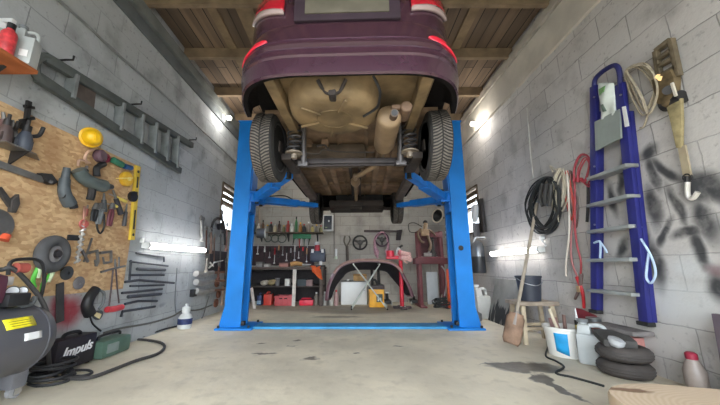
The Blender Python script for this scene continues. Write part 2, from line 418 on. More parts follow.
# ------------------------------------------------------------------ light
w = bpy.data.worlds.new('sky'); bpy.context.scene.world = w; w.use_nodes = True
nt = w.node_tree; bg = nt.nodes['Background']
sky = nt.nodes.new('ShaderNodeTexSky'); sky.sky_type = 'PREETHAM' if False else 'HOSEK_WILKIE'; sky.turbidity = 8; sky.sun_direction = (.3, -.5, .8)
mx = nt.nodes.new('ShaderNodeMix'); mx.data_type = 'RGBA'; mx.inputs['Factor'].default_value = .85
nt.links.new(sky.outputs[0], mx.inputs[6]); mx.inputs[7].default_value = (.86, .94, 1.0, 1)
nt.links.new(mx.outputs[2], bg.inputs['Color']); bg.inputs['Strength'].default_value = 3.7
tube_glow = M('tube_glow', (255, 253, 250), .3, var=0.0, emit=6.0)
fit_white = M('fitting_white', (225, 225, 222), .4)
def tube_light(a, b, wallx, sgn, label):
    a, b = V(a), V(b); t = thing('fluorescent_light', label, 'lamp', (a + b) / 2, group='fluorescent tubes on the long walls')
    d = (b - a).normalized()
    m = MB(); off = V((-sgn * .045, 0, 0))
    m.box((a + b) / 2 + off * .75, (.04, (b - a).length + .06, .06), rot=Matrix.Rotation(math.atan2(d.z, d.y), 3, 'X'), bev=.006); m.build('batten', fit_white, t)
    m = MB(); m.cyl(a, b, .033, n=18); m.build('tube', tube_glow, t)
    for p in (a - d * .012, b + d * .012):
        m = MB(); m.cyl(p - d * .02, p + d * .02, .036, n=14); m.build('end_cap', fit_white, t)
tube_light(L(148, 245.5, .075), L(204, 250.5, .075), XL, 1, 'glowing white tube light on the grey wall right of the yellow spirit level')
tube_light(R(492, 254, .075), R(539, 249.5, .075), XR, -1, 'glowing white tube light on the wall above the bucket and stool')
bulb_glow = M('bulb_glow', (255, 250, 238), .3, var=0.0, emit=9.0)
def bulb(p, sgn, label):
    t = thing('wall_bulb', label, 'lamp', p, group='bare bulbs high on the long walls')
    m = MB(); m.box(V(p) + V((-sgn * .10, 0, .0)), (.03, .11, .11), bev=.008); m.cyl(V(p) + V((-sgn * .09, 0, 0)), V(p) + V((-sgn * .04, 0, 0)), .022, n=12); m.build('lamp_holder', fit_white, t)
    m = MB(); m.lathe([(.004, -.045), (.03, -.035), (.04, -.01), (.036, .015), (.018, .045), (.018, .05)], p, (-sgn, 0, 0), 14); m.build('bulb', bulb_glow, t)
bulb(L(229, 118, .115), 1, 'bright bare bulb high on the wall behind the blue column below the pipe')
bulb(R(473, 124, .115), -1, 'bright bare bulb high on the pale ring beam wall beside the car')
t = thing('ceiling_light', 'white tube light under the roof joists over the far end behind the car', 'lamp', (0, 6.1, 3.5))
m = MB(); m.box((0, 6.1, 3.57), (1.3, .09, .05), bev=.008); m.build('batten', fit_white, t)
m = MB(); m.cyl((-.6, 6.1, 3.52), (.6, 6.1, 3.52), .022, n=14); m.build('tube', M('tube_glow_far', (255, 252, 244), .3, var=0.0, emit=22.0), t)
for s in (-1, 1):
    m = MB(); m.box((s * .62, 6.1, 3.525), (.03, .05, .06), bev=.006); m.build('end_cap', fit_white, t)
    m = MB(); m.cyl((s * .45, 6.1, 3.59), (s * .45, 6.1, 3.75), .006, n=6); m.build('hanger_rod', fit_white, t)
def plamp(p, e, r, name, col=(1, .97, .92)):
    l = bpy.data.lights.new(name, 'POINT'); l.energy = e; l.shadow_soft_size = r; l.color = col
    o = bpy.data.objects.new(name, l); C.objects.link(o); o.location = p
plamp(L(229, 118, .20), 3, .05, 'bulb_light'); plamp(R(473, 124, .20), 3, .05, 'bulb_light')
sc = bpy.context.scene
sc.view_settings.view_transform = 'Standard'; sc.view_settings.look = 'None'; sc.view_settings.exposure = 1.72; sc.view_settings.gamma = 1.0
# ================================================================== TWO POST LIFT
blue = M('lift_blue_paint', (3, 126, 214), .5, var=.12, scale=3)
blue2 = M('lift_blue_arm', (6, 112, 200), .45, var=.2, scale=7)
steel = M('bright_steel', (175, 175, 178), .35, metal=.9)
dark_steel = M('dark_steel', (58, 56, 56), .5, metal=.6)
rubber = M('black_rubber', (34, 33, 33), .75)
black_pl = M('black_plastic', (30, 30, 32), .5)
lift = thing('two_post_lift', 'bright blue two post lift holding up the purple car', 'car lift', (0, 4.2, 0))
y0, y1, ZT = 4.07, 4.37, 2.86
for s in (-1, 1):
    def X(x): return s * x
    m = MB()
    prof = [(1.62, y0), (1.40, y0), (1.40, y0 + .05), (1.415, y0 + .05), (1.415, y0 + .018), (1.60, y0 + .018), (1.60, y1 - .018), (1.415, y1 - .018), (1.415, y1 - .05), (1.40, y1 - .05), (1.40, y1), (1.62, y1)]
    m.prism([(X(a), b, .02) for a, b in prof], (0, 0, ZT - .02))
    col = m.build('column', blue, lift, smooth=False)
    m = MB(); m.box((X(1.51), (y0 + y1) / 2, ZT + .008), (.25, .33, .016), bev=.003); m.build('top_cap', blue, col)
    if s > 0:
      m = MB(); m.cyl((X(1.49), y0 - .004, 1.02), (X(1.49), y0 + .004, 1.02), .034, n=20); m.build('round_opening', black_pl, col)
    m = MB(); m.box((X(1.455), 4.22, .011), (.46, .52, .022), bev=.003); bp = m.build('base_plate', blue, lift)
    for (bx, by) in ((1.655, 4.01), (1.28, 4.02), (1.655, 4.44), (1.28, 4.43)):
        b = MB(); b.cyl((X(bx), by, .02), (X(bx), by, .05), .016, n=6); b.build('anchor_bolt', dark_steel, bp)
    for yy in (y0 + .002, y1 - .014):
        m = MB(); m.prism([(X(1.615), yy, .022), (X(1.68), yy, .022), (X(1.615), yy, .30)], (0, .012, 0)); m.build('gusset', blue, lift, smooth=False)
    m = MB(); m.box((X(1.475), 4.22, 1.83), (.18, .235, .62), bev=.006); m.box((X(1.34), 4.22, 1.735), (.13, .26, .14), bev=.008); m.box((X(1.34), 4.22, 1.80), (.14, .30, .02), bev=.003); m.box((X(1.34), 4.22, 1.67), (.14, .30, .02), bev=.003)
    car_r = m.build('carriage', blue2, lift)
    for yy in (4.12, 4.32):
        m = MB(); m.cyl((X(1.31), yy, 1.64), (X(1.31), yy, 1.84), .026, n=14); m.build('pivot_pin', dark_steel, car_r)
    m = MB(); m.cyl((X(1.49), 4.19, .03), (X(1.49), 4.19, 1.52), .022, n=12); m.build('lift_screw', M('greased_screw', (52, 46, 42), .45, metal=.6), lift)
    m = MB(); m.box((X(1.41), 4.12, .06), (.10, .07, .05), bev=.006); m.build('cable_pulley', dark_steel, lift)
    off = .055
    for nm, piv, end in (('rear', V((X(1.29), 4.12, 1.735)), V((X(.655) - .01, 3.12, 1.745))), ('front', V((X(1.29), 4.32, 1.735)), V((X(.665) + .12, 4.78, 1.745)))):
        d = (end - piv); ln = d.length; dn = d.normalized(); sd = dn.cross(V((0, 0, 1))).normalized(); up = sd.cross(dn)
        Rm = basis(dn, sd, up)
        m = MB(); m.box(piv + d * .30, (ln * .68, .125, .095), rot=Rm, bev=.006); m.cyl(piv + V((0, 0, -.055)), piv + V((0, 0, .055)), .075, n=18)
        arm = m.build('swing_arm', blue2, lift)
        m = MB(); m.box(piv + d * .76, (ln * .5, .095, .068), rot=Rm, bev=.005); m.build('arm_extension', blue2, arm)
        m = MB(); m.cyl(end + V((0, 0, .03)), end + V((0, 0, .055)), .06, n=20); m.cyl(end + V((0, 0, -.04)), end + V((0, 0, .03)), .03, n=14); pd = m.build('lifting_pad', dark_steel, arm)
        m = MB(); m.cyl(end + V((0, 0, .055)), end + V((0, 0, .085)), .058, n=20); m.build('pad_rubber', rubber, pd)
m = MB(); m.box((0, 4.19, .014), (2.46, .28, .028), bev=.006); m.build('floor_cover', M('lift_cover_blue', (62, 152, 208), .55, var=.2, scale=5), lift)
m = MB(); m.tube([(-1.2, 4.36, 1.80), (-1.0, 4.5, 1.84), (-.85, 4.62, 1.78), (-.72, 4.72, 1.80)], .009, 6); m.build('arm_cable', black_pl, lift)

# ================================================================== CAR
paint = M('plum_paint', (72, 44, 58), .26, metal=.3, var=.06, coat=1.0)
liner = M('arch_liner', (24, 21, 21), .9); liner.node_tree.nodes['Principled BSDF'].inputs['Specular IOR Level'].default_value = .1
dusty = M('dusty_underseal', (120, 100, 72), .85, var=.6, scale=4, bump=.3)
dusty2 = M('dusty_floor_pan', (126, 102, 80), .85, var=.5, scale=4, bump=.3)
grime = M('dark_grime', (52, 44, 40), .8, var=.35, scale=8, bump=.3)
rustpipe = M('exhaust_steel', (150, 126, 98), .55, metal=.35, var=.3, scale=6)
LENM = 2.74
car = thing('sedan_car', 'dark plum sedan raised overhead on the blue lift, rear end facing out', 'car', (.012, 2.42, 1.63), math.radians(-2.1))
LV = [(.265, -.835, 3.30, .825), (.275, -.848, 3.42, .835), (.33, -.853, 3.50, .842), (.375, -.856, 3.52, .852), (.385, -.868, 3.53, .852), (.432, -.868, 3.55, .848), (.444, -.890, 3.56, .848), (.462, -.887, 3.56, .846), (.474, -.890, 3.56, .845),
      (.486, -.872, 3.56, .84), (.58, -.866, 3.55, .828), (.612, -.855, 3.53, .828), (.622, -.836, 3.52, .824), (.64, -.836, 3.50, .826), (.75, -.832, 3.42, .828), (.86, -.815, 3.25, .824), (.96, -.775, 3.0, .82), (1.01, -.71, 2.8, .79), (1.03, -.62, 2.6, .75)]
def sgnpow(v, p): return math.copysign(abs(v) ** p, v)
def level(z):
    if z <= LV[0][0]: return LV[0][1:]
    for a, b in zip(LV, LV[1:]):
        if z <= b[0]:
            t = (z - a[0]) / (b[0] - a[0]); return tuple(a[i] + (b[i] - a[i]) * t for i in (1, 2, 3))
    return LV[-1][1:]
NE = 4.5
def nz(z): return 5.3 if z < .3 else (4.5 if z > .62 else 5.3 + (4.5 - 5.3) * (z - .3) / .32)
def outl(t, yr, yf, w, n=NE):
    yc, hl = (yr + yf) / 2, (yf - yr) / 2
    return (w * sgnpow(math.cos(t), 2 / n), yc + hl * sgnpow(math.sin(t), 2 / n))
def stack(levels, n=112):
    m = MB(); prev = None
    for (z, yr, yf, w) in levels:
        ring = []
        for i in range(n):
            x, y = outl(2 * PI * i / n, yr, yf, w, nz(z)); ring.append(m.bm.verts.new((x, y, z)))
        if prev: m._bridge(prev, ring)
        else: m.bm.faces.new(ring[::-1])
        prev = ring
    m.bm.faces.new(prev); return m
body = stack(LV).build('body', [paint, liner], car, local=True, smooth=False)
cut = stack([(-.2, -.820, 3.40, .80), (.36, -.820, 3.40, .80), (.40, -.78, 3.36, .76)]).build('cut_a', None, None, local=True, smooth=False)
cuts = [cut]
for yy in (0, LENM):
    for s in (-1, 1):
        m = MB(); m.cyl((s * .52, yy, .20), (s * 1.1, yy, .20), .345, n=48); cuts.append(m.build('cut_b', None, None, local=True, smooth=False))
for c_ in cuts:
    md = body.modifiers.new('b', 'BOOLEAN'); md.operation = 'DIFFERENCE'; md.solver = 'EXACT'; md.object = c_
body.parent = None
dg = bpy.context.evaluated_depsgraph_get()
me = bpy.data.meshes.new_from_object(body.evaluated_get(dg))
body.modifiers.clear(); body.data = me; body.parent = car
for c_ in cuts: bpy.data.objects.remove(c_)
me.materials.clear(); me.materials.append(paint); me.materials.append(liner)
bm = bmesh.new(); bm.from_mesh(me)
for f in bm.faces:
    cx, cy, cz = f.calc_center_median(); f.smooth = True
    yr, yf, w = level(cz); yc, hl = (yr + yf) / 2, (yf - yr) / 2
    val = (abs(cx) / w) ** nz(cz) + (abs(cy - yc) / hl) ** nz(cz)
    gx = math.copysign((abs(cx) / w) ** (nz(cz) - 1) / w, cx); gy = math.copysign((abs(cy - yc) / hl) ** (nz(cz) - 1) / hl, cy - yc)
    inward = f.normal.x * gx + f.normal.y * gy < -.2 * math.hypot(gx, gy) or (f.normal.z < -.8 and cz < .30)
    f.material_index = 1 if ((val < .84 and cz < .66) or (inward and cz < .68)) else 0
for e in bm.edges:
    if len(e.link_faces) == 2 and e.calc_face_angle(0) > math.radians(28): e.smooth = False
bm.to_mesh(me); bm.free()
# cabin and glass
cabin = stack([(1.0, -.30, 2.75, .755), (1.06, -.22, 2.62, .74), (1.38, .42, 1.62, .60), (1.43, .55, 1.5, .56), (1.455, .75, 1.3, .46)], 64).build('cabin', paint, car, local=True)
cglass = M('car_glass', (30, 34, 38), .06, var=.02)
def pane(fn, name):
    m = MB(); m.grid(fn, 10, 4); m.build(name, cglass, cabin, local=True, solid=.008)
pane(lambda u, v: ((u - .5) * 1.05 * (1 - .18 * v), -.185 + .50 * v - .012, 1.08 + .27 * v), 'rear_window')
pane(lambda u, v: ((u - .5) * 1.05 * (1 - .18 * v), 2.57 - .83 * v + .012, 1.08 + .27 * v), 'windscreen')
for s in (-1, 1):
    pane(lambda u, v: (s * (.742 - .115 * v + .004), .15 + 1.95 * u + (.3 - .6 * u) * v, 1.08 + .26 * v), 'side_window')
# lamps that follow the bumper corner
def on_body(t, z, off=.012):
    yr, yf, w = level(z); x, y = outl(t, yr, yf, w, nz(z)); x2, y2 = outl(t + .002, yr, yf, w, nz(z))
    nx, ny = (y2 - y), -(x2 - x); l = math.hypot(nx, ny) or 1; return V((x + nx / l * off, y + ny / l * off, z))
def t_of_x(x, z):  # rear half, x > 0
    yr, yf, w = level(z); return -math.acos(max(-1, min(1, sgnpow(abs(x) / w, nz(z) / 2))))
def t_of_y(y, z):
    yr, yf, w = level(z); yc, hl = (yr + yf) / 2, (yf - yr) / 2
    return -math.asin(max(0, min(1, (abs(y - yc) / hl) ** (nz(z) / 2))))
lens_red = M('red_lens', (176, 24, 42), .12, var=.1, coat=.7)
lens_clear = M('clear_lens', (178, 156, 152), .12, var=.1, coat=.7)
refl = M('reflector_red', (226, 40, 62), .15, var=.12, coat=.7)
def corner(name, mat, parent, s, ta, tb, zb, zt, off, thick, nu=14, nv=6):
    def fn(u, v):
        t = ta + (tb - ta) * u; z = zb(u) + (zt(u) - zb(u)) * v; p = on_body(t, z, off); return (p.x * s, p.y, p.z)
    m = MB(); m.grid(fn, nu, nv); return m.build(name, mat, parent, local=True, solid=thick)
for s in (-1, 1):
    ta, tb = t_of_x(.40, .8), t_of_y(-.60, .88)
    tl = corner('tail_light', lens_red, car, s, ta, tb, lambda u: .735 + .14 * u ** .8, lambda u: .99 - .02 * u - .16 * (1 - u) ** 3, .010, .02)
    corner('clear_lens', lens_clear, tl, s, ta, tb, lambda u: .712 + .11 * u, lambda u: .735 + .14 * u ** .8, .011, .02, nv=3)
    ta, tb = t_of_x(.48, .55), t_of_y(-.60, .58)
    corner('reflector', refl, car, s, ta, tb, lambda u: .500 - .05 * u ** .5 + .02 * u * u, lambda u: .502 + .065 * u ** .6 * (1 - .2 * u), .006, .012)
    # bumper corner vent crease
plate_d = M('plate_recess_dark', (48, 32, 42), .8)
m = MB(); m.box((0, -.842, .715), (.66, .03, .17), bev=.01); rc = m.build('plate_recess', plate_d, car, local=True)
m = MB(); m.box((0, -.860, .73), (.52, .012, .112), bev=.004); m.build('licence_plate', M('plate_faded', (92, 86, 73), .7), rc, local=True)
m = MB(); m.box((0, -.858, .80), (.74, .05, .03), bev=.008); m.build('trunk_handle_trim', paint, car, local=True)
# wheels
tyre_m = M('tyre_side', (42, 40, 39), .85, var=.25, scale=20); tread_m = M('tyre_tread_dusty', (104, 97, 90), .9, var=.3, scale=20)
def tyre_mesh():
    m = MB()
    m.lathe([(.205, -.085), (.235, -.098), (.27, -.099), (.292, -.092), (.300, -.078), (.303, 0), (.300, .078), (.292, .092), (.27, .099), (.235, .098), (.205, .085), (.205, -.085)], (0, 0, 0), (1, 0, 0), 64)
    N = 74
    for i in range(N):
        for s in (-1, 1):
            a = 2 * PI * i / N + (.5 * 2 * PI / N if s > 0 else 0)
            pts = []
            for k, (xx, da) in enumerate(((.006, 0), (.045, .07), (.080, .10))):
                pts.append((xx, a + da))
            wd = .022
            for (xa, aa), (xb, ab) in zip(pts, pts[1:]):
                q = []
                for rr in (.296, .312):
                    r2 = rr - (.004 if xb > .06 else 0)
                    q.append([m.bm.verts.new((s * x_, r_ * math.cos(an), r_ * math.sin(an))) for x_, an, r_ in ((xa, aa - wd, rr), (xb, ab - wd, r2), (xb, ab + wd, r2), (xa, aa + wd, rr))])
                m.bm.faces.new(q[0][::-1]); tf = m.bm.faces.new(q[1]); tf.material_index = 1
                for j in range(4): m.bm.faces.new((q[0][j], q[0][(j + 1) % 4], q[1][(j + 1) % 4], q[1][j]))
    return m
first = None
for yy in (0, LENM):
    for s in (-1, 1):
        zc = .15 if yy == 0 else .165
        if first is None:
            o = tyre_mesh().xf(Matrix.Diagonal((.90, .955, .955, 1))).build('wheel', [tyre_m, tread_m], car, local=True, ang=20); first = o
            m = MB(); m.lathe([(.0, .055), (.05, .058), (.06, .045), (.17, .05), (.20, .085), (.208, .09), (.208, -.085), (.195, -.08), (.185, -.02), (.0, -.02)], (0, 0, 0), (1, 0, 0), 32); rim = m.build('rim', M('steel_rim', (70, 68, 68), .5, metal=.5), o, local=True)
            m = MB(); m.lathe([(.0, -.075), (.11, -.075), (.125, -.06), (.125, -.02), (.0, -.02)], (0, 0, 0), (1, 0, 0), 28); drum = m.build('brake_drum', dark_steel, o, local=True)
        else:
            o = first.copy(); C.objects.link(o)
            for ch in (rim, drum):
                q = ch.copy(); C.objects.link(q); q.parent = o
        o.parent = car; o.location = (s * .70, yy, zc); o.rotation_euler = (0, 0, 0 if s > 0 else PI)
# underside
m = MB(); m.box((0, 1.25, .385), (1.40, 2.9, .03)); m.grid(lambda u, v: (-.15 + .3 * u, -.15 + 2.5 * v + .25, .33 + .10 * math.sin(PI * u)), 8, 6)
for x in (-.44, -.27, .27, .44): m.box((x, 1.35, .345), (.07, 2.1, .07), bev=.012)
for y in (.55, 1.2, 1.9): m.box((0, y, .355), (1.3, .08, .04), bev=.01)
m.build('floor_pan', dusty2, car, local=True)
m = MB(); m.box((0, -.40, .392), (1.16, .70, .02)); m.build('trunk_floor', dusty, car, local=True)
m = MB(); m.lathe([(.0, -.195), (.20, -.195), (.27, -.185), (.315, -.155), (.335, -.10), (.345, -.02), (.36, 0)], (-.11, -.395, .40), (0, 0, 1), 40)
for a in (30, 100, 160, 220, 290): m.box((-.11 + .2 * math.cos(math.radians(a)), -.395 + .2 * math.sin(math.radians(a)), .2), (.16, .02, .016), rot=rotm(z=math.radians(a)), bev=.004)
m.torus((-.11, -.395, .206), (0, 0, 1), .13, .008, 28, 6)
m.build('spare_wheel_well', dusty, car, local=True, ang=60)
m = MB(); m.box((-.10, -.66, .25), (.05, .10, .08), bev=.01); m.tube([(-.19, -.74, .30), (-.14, -.69, .24), (-.06, -.69, .24), (-.01, -.74, .30)], .012, 8); m.build('towing_eye', grime, car, local=True)
for s in (-1, 1):
    m = MB(); m.box((s * .50, -.30, .335), (.075, .95, .09), bev=.012); m.build('frame_rail', dusty, car, local=True)
    m = MB(); m.box((s * .69, 1.37, .235), (.11, 1.95, .10), bev=.02); m.build('sill', M('sill_underseal', (96, 84, 76), .8, var=.3), car, local=True)
    # coil spring and shock
    hel = [(s * .50 + .058 * math.cos(2 * PI * k / 14), .02 + .058 * math.sin(2 * PI * k / 14), .115 + .29 * k / (14 * 6)) for k in range(14 * 6 + 1)]
    m = MB(); m.tube(hel, .0095, 6, smooth=0); m.build('coil_spring', M('spring_grey', (78, 76, 78), .4, metal=.4), car, local=True)
    m = MB(); m.cyl((s * .50, .02, .10), (s * .50, .02, .114), .075, n=22); m.cyl((s * .50, .02, .06), (s * .50, .02, .10), .03, n=12); m.build('spring_seat', M('spring_seat_metal', (150, 138, 124), .5, metal=.4), car, local=True)
    m = MB(); m.cyl((s * .425, .08, .10), (s * .425, .02, .40), .024, n=14); m.cyl((s * .425, .085, .03), (s * .425, .075, .12), .03, n=14); m.box((s * .43, .085, .03), (.09, .05, .045), bev=.01); m.build('shock_absorber', M('shock_grey', (84, 80, 80), .45, metal=.4), car, local=True)
    m = MB(); m.box((s * .56, .20, .07), (.09, .42, .06), bev=.015); m.box((s * .64, .02, .16), (.06, .10, .10), bev=.012); m.build('trailing_arm', grime, car, local=True)
m = MB(); m.box((0, .20, .085), (1.10, .10, .055), bev=.015); m.tube([(-.5, .16, .04), (0, .17, .05), (.5, .16, .04)], .012, 8); m.build('axle_beam', M('axle_dark', (58, 52, 52), .6, var=.3, metal=.3), car, local=True)
m = MB(); m.tube([(-.5, .06, .14), (-.30, .10, .13), (-.25, .05, .15), (-.1, .08, .14), (.2, .1, .14)], .006, 6); m.tube([(-.3, .0, .16), (-.24, .04, .19), (-.2, .02, .14)], .008, 6); m.build('brake_line', grime, car, local=True)
m = MB(); m.box((-.20, .60, .29), (.66, .44, .14), bev=.05); m.box((-.2, .60, .215), (.4, .04, .012), bev=.004); m.build('fuel_tank', M('tank_grime', (92, 78, 64), .8, var=.5, scale=5), car, local=True)
# exhaust
m = MB(); m.lathe([(.0, 0), (.04, .004), (.075, .012), (.088, .03), (.09, .06), (.09, .52), (.085, .545), (.05, .565), (.0, .57)], (.285, -.46, .20), (0, 1, 0), 28)
muf = m.build('muffler', rustpipe, car, local=True, ang=50)
m = MB(); m.tube([(.31, -.42, .19), (.31, -.50, .175), (.31, -.55, .165)], .028, 14, smooth=3); m.build('tailpipe', M('tailpipe_dark', (96, 78, 66), .6, metal=.3), muf, local=True)
m = MB(); m.cyl((.31, -.556, .164), (.31, -.550, .165), .021, n=14); m.build('pipe_bore', black_pl, muf, local=True)
m = MB(); m.lathe([(.0, 0), (.03, .0), (.04, .01), (.04, .16), (.03, .18), (.0, .18)], (.40, -.52, .235), (0, 1, 0), 20); m.box((.36, -.47, .25), (.12, .03, .03), bev=.006); m.build('heat_shield_can', M('shield_rust', (120, 96, 78), .6, var=.3), car, local=True)
m = MB(); m.tube([(.28, .05, .20), (.27, .16, .16), (.27, .34, .15), (.22, .46, .14), (.08, .62, .10), (.02, .74, .12), (.02, .95, .20), (.01, 1.3, .24)], .026, 12); m.build('exhaust_pipe', rustpipe, car, local=True)
m = MB(); m.lathe([(.0, 0), (.03, 0), (.06, .06), (.065, .2), (.055, .26), (.03, .32), (.0, .32)], (.01, 1.25, .25), (0, 1, 0), 22); m.tube([(.01, 1.5, .25), (.01, 1.9, .26), (.0, 2.4, .22)], .026, 12); m.build('catalytic_can', rustpipe, car, local=True)
m = MB(); m.tube([(.16, -.74, .32), (.20, -.70, .25), (.205, -.62, .23), (.19, -.52, .22), (.10, -.44, .20)], .009, 8); m.build('exhaust_hanger_strap', black_pl, car, local=True)
for s in (-1, 1):
    m = MB(); m.box((s * .055 + .01, 1.5, .28), (.035, 1.6, .05), bev=.008); m.build('tunnel_shield', grime, car, local=True)
# front end
m = MB(); m.box((0, 2.62, .17), (.90, .42, .10), bev=.03); m.box((0, 3.02, .165), (.98, .45, .03), bev=.012); m.box((0, 2.62, .10), (.20, .26, .06), bev=.02); m.build('front_subframe', grime, car, local=True)
m = MB(); m.box((.05, 2.95, .30), (.82, .55, .24), bev=.04); m.build('engine', M('engine_dark', (40, 38, 38), .7, var=.4), car, local=True)
for s in (-1, 1):
    m = MB(); m.tube([(s * .30, 2.62, .16), (s * .48, 2.68, .13), (s * .63, LENM, .13)], .03, 8); m.build('control_arm', grime, car, local=True)
m = MB(); m.box((0, 3.32, .24), (1.3, .16, .04), bev=.015); m.build('front_bumper_lip', paint, car, local=True)
# ================================================================== LEFT WALL
def bar(m, p, q, w, t, nrm=(1, 0, 0), bev=0.0):
    p, q = V(p), V(q); d = (q - p); n = V(nrm).normalized(); dn = d.normalized(); sd = n.cross(dn).normalized(); n2 = dn.cross(sd)
    return m.box((p + q) / 2, (d.length, w, t), rot=basis(dn, sd, n2), bev=bev)
def poly(m, fn, pix, off, thick, nx, bev=0.0):
    return m.prism([fn(x, y, off) for x, y in pix], (nx * thick, 0, 0), bev)
def one(m, name, mat, label, cat, group=None, **k):
    return tag(m.build(name, mat, **k), label, cat, group)
grey_paint = M('tool_grey', (112, 116, 118), .5, var=.2)
mid_steel = M('tool_steel', (128, 126, 124), .4, metal=.7, var=.25)
rust = M('rusty_steel', (112, 72, 56), .7, metal=.3, var=.4)
yellow = M('yellow_plastic', (238, 186, 24), .4, var=.1)
red_p = M('red_plastic', (190, 40, 48), .45, var=.15)
green_p = M('green_plastic', (92, 190, 70), .5, var=.15)
dgreen = M('tool_green', (64, 92, 80), .5, var=.2)
white_p = M('white_plastic', (222, 222, 220), .45, var=.06)
canist = M('canister_grey_plastic', (168, 172, 170), .45, var=.08)
ply = M('plywood_edge', (176, 118, 74), .75, var=.25, scale=12)

# chipboard panel behind the tools
g = NT('chipboard'); v = g.n('ShaderNodeTexVoronoi'); v.inputs['Scale'].default_value = 26; mp = g.n('ShaderNodeMapping'); mp.inputs['Scale'].default_value = (1, 1, 1.9); mp.inputs['Rotation'].default_value = (.5, 0, 0)
g.l(g.pos, mp.inputs['Vector']); g.l(mp.outputs[0], v.inputs['Vector'])
rp = g.n('ShaderNodeValToRGB'); g.l(v.outputs['Color'], rp.inputs['Fac'])
for i, (pp, cc) in enumerate(((0, (172, 132, 92)), (1, (222, 190, 146)))): rp.color_ramp.elements[i].position = pp; rp.color_ramp.elements[i].color = lin(cc) + (1,)
col = g.mix(g.rng(g.noise(3.5, 6), .45, .75, 0, .55), rp.outputs['Color'], lin((164, 122, 84)))
g.l(col, g.b.inputs['Base Color']); g.b.inputs['Roughness'].default_value = .8
a, b = L(127, 250, 0), L(70, 293.7, 0); c = L(77, 138, 0)
m = MB(); m.box2((XL, .9, b.z), (XL + .018, a.y, c.z)); one(m, 'chipboard_panel', g.m, 'big chipboard panel screwed on the grey wall behind the hanging tools', 'panel', smooth=False)
TO = .03   # tools hang just off the panel

# shelf and cans, upper corner
m = MB(); m.box2((XL, .7, 1.975), (-1.99, 1.70, 2.0), bev=.003)
sh = thing('wall_shelf', 'orange brown board shelf high on the wall carrying bottles', 'shelf', (XL, 1.2, 1.975)); m.build('shelf_board', M('shelf_board_wood', (170, 96, 52), .7, var=.25), sh)
m = MB(); m.box2((XL, 1.60, 1.80), (XL + .02, 1.63, 1.975)); m.prism([(XL + .02, 1.605, 1.975), (XL + .2, 1.605, 1.975), (XL + .02, 1.605, 1.80)], (0, .02, 0)); m.build('bracket', dark_steel, sh, smooth=False)
def jug(name, label, cat, base, s, w, d, h, rz, mat, capmat, labmat=None):
    t = thing(name, label, cat, base, rz); Wl = WM[t]
    def P(x, y, z): return (Wl @ V((x, y, z)))
    Rm = rotm(z=rz)
    m = MB(); m.box(P(0, 0, h * .34), (w, d, h * .68), rot=Rm, bev=min(w, d) * .16); m.box(P(-w * .22, 0, h * .76), (w * .5, d * .8, h * .26), rot=Rm, bev=min(w, d) * .14, taper=.8)
    m.cyl(P(-w * .24, 0, h * .86), P(-w * .24, 0, h * .95), w * .14, n=14); m.tube([P(-w * .05, 0, h * .86), P(w * .25, 0, h * .88), P(w * .42, 0, h * .80), P(w * .42, 0, h * .60)], w * .085, 10)
    m.build('jug_body', mat, t)
    m = MB(); m.cyl(P(-w * .24, 0, h * .93), P(-w * .24, 0, h * 1.0), w * .19, n=18); m.build('cap', capmat, t)
    if labmat:
        m = MB(); m.box(P(w * .18, -d * .5, h * .24), (w * .34, .006, h * .16), rot=Rm); m.build('label', labmat, t)
    return t
p = onZ(31, 67, 2.0); jug('plastic_canister', 'grey plastic canister with handle on the high wooden shelf', 'canister', (-2.045, 1.645, 2.0), 1, .12, .09, .27, .4, canist, grey_paint, white_p)
t = thing('spray_bottle', 'red bottle with dark cap beside the canister on the high shelf', 'bottle', (-2.035, 1.545, 2.0))
m = MB(); m.lathe([(.034, 0), (.037, .01), (.037, .13), (.03, .15), (.016, .165), (.016, .175)], (-2.035, 1.545, 2.0)); m.build('bottle_body', M('red_label_bottle', (196, 62, 66), .4, var=.4, scale=30), t)
m = MB(); m.cyl((-2.035, 1.545, 2.17), (-2.035, 1.545, 2.205), .02, n=14); m.build('cap', black_pl, t)
t = thing('clear_bottle', 'pale bottle with a white trigger behind the red bottle on the shelf', 'bottle', (-2.235, 1.655, 2.0))
m = MB(); m.lathe([(.05, 0), (.055, .012), (.055, .19), (.035, .23), (.016, .25), (.016, .27)], (-2.235, 1.655, 2.0)); m.build('bottle_body', M('pale_green_plastic', (168, 184, 176), .35), t)
m = MB(); m.cyl((-2.235, 1.655, 2.27), (-2.235, 1.655, 2.31), .02, n=12); m.box((-2.215, 1.655, 2.33), (.09, .03, .03), bev=.008); m.build('trigger', white_p, t)

# old ladder hung sideways
t = thing('old_ladder', 'weathered grey ladder hung sideways along the block wall', 'ladder', L(110, 130, 0))
lad = M('weathered_ladder', (82, 86, 84), .7, metal=.15, var=.35, scale=5); ladl = M('ladder_rung_metal', (134, 138, 138), .5, metal=.3, var=.25)
up = [(44, 57), (75, 68.5), (110, 93), (150, 120), (192, 145.5)]; lo = [(37, 77), (60, 96), (90, 115), (128, 139), (180, 171)]
for nm, pts in (('rail', up), ('rail', lo)):
    m = MB(); bar(m, L(*pts[0], .06), L(*pts[-1], .06), .075, .05, bev=.006); m.build(nm, lad, t)
m = MB(); m.tube([L(47, 58, .06), L(40, 57, .06), L(35, 64, .06), L(36, 74, .06), L(42, 81, .06)], .03, 8); m.build('end_loop', lad, t)
def along(pts, x):
    a, b = pts[0], pts[-1]; k = (x - a[0]) / (b[0] - a[0]); return (x, a[1] + (b[1] - a[1]) * k)
for xa, xb in ((73.5, 69), (121, 118), (140.5, 138.5), (154, 152.5), (166, 164.5), (176, 175)):
    m = MB(); bar(m, L(*along(up, xa), .06), L(*along(lo, xb), .06), .028, .09, bev=.004); m.build('rung', ladl, t)
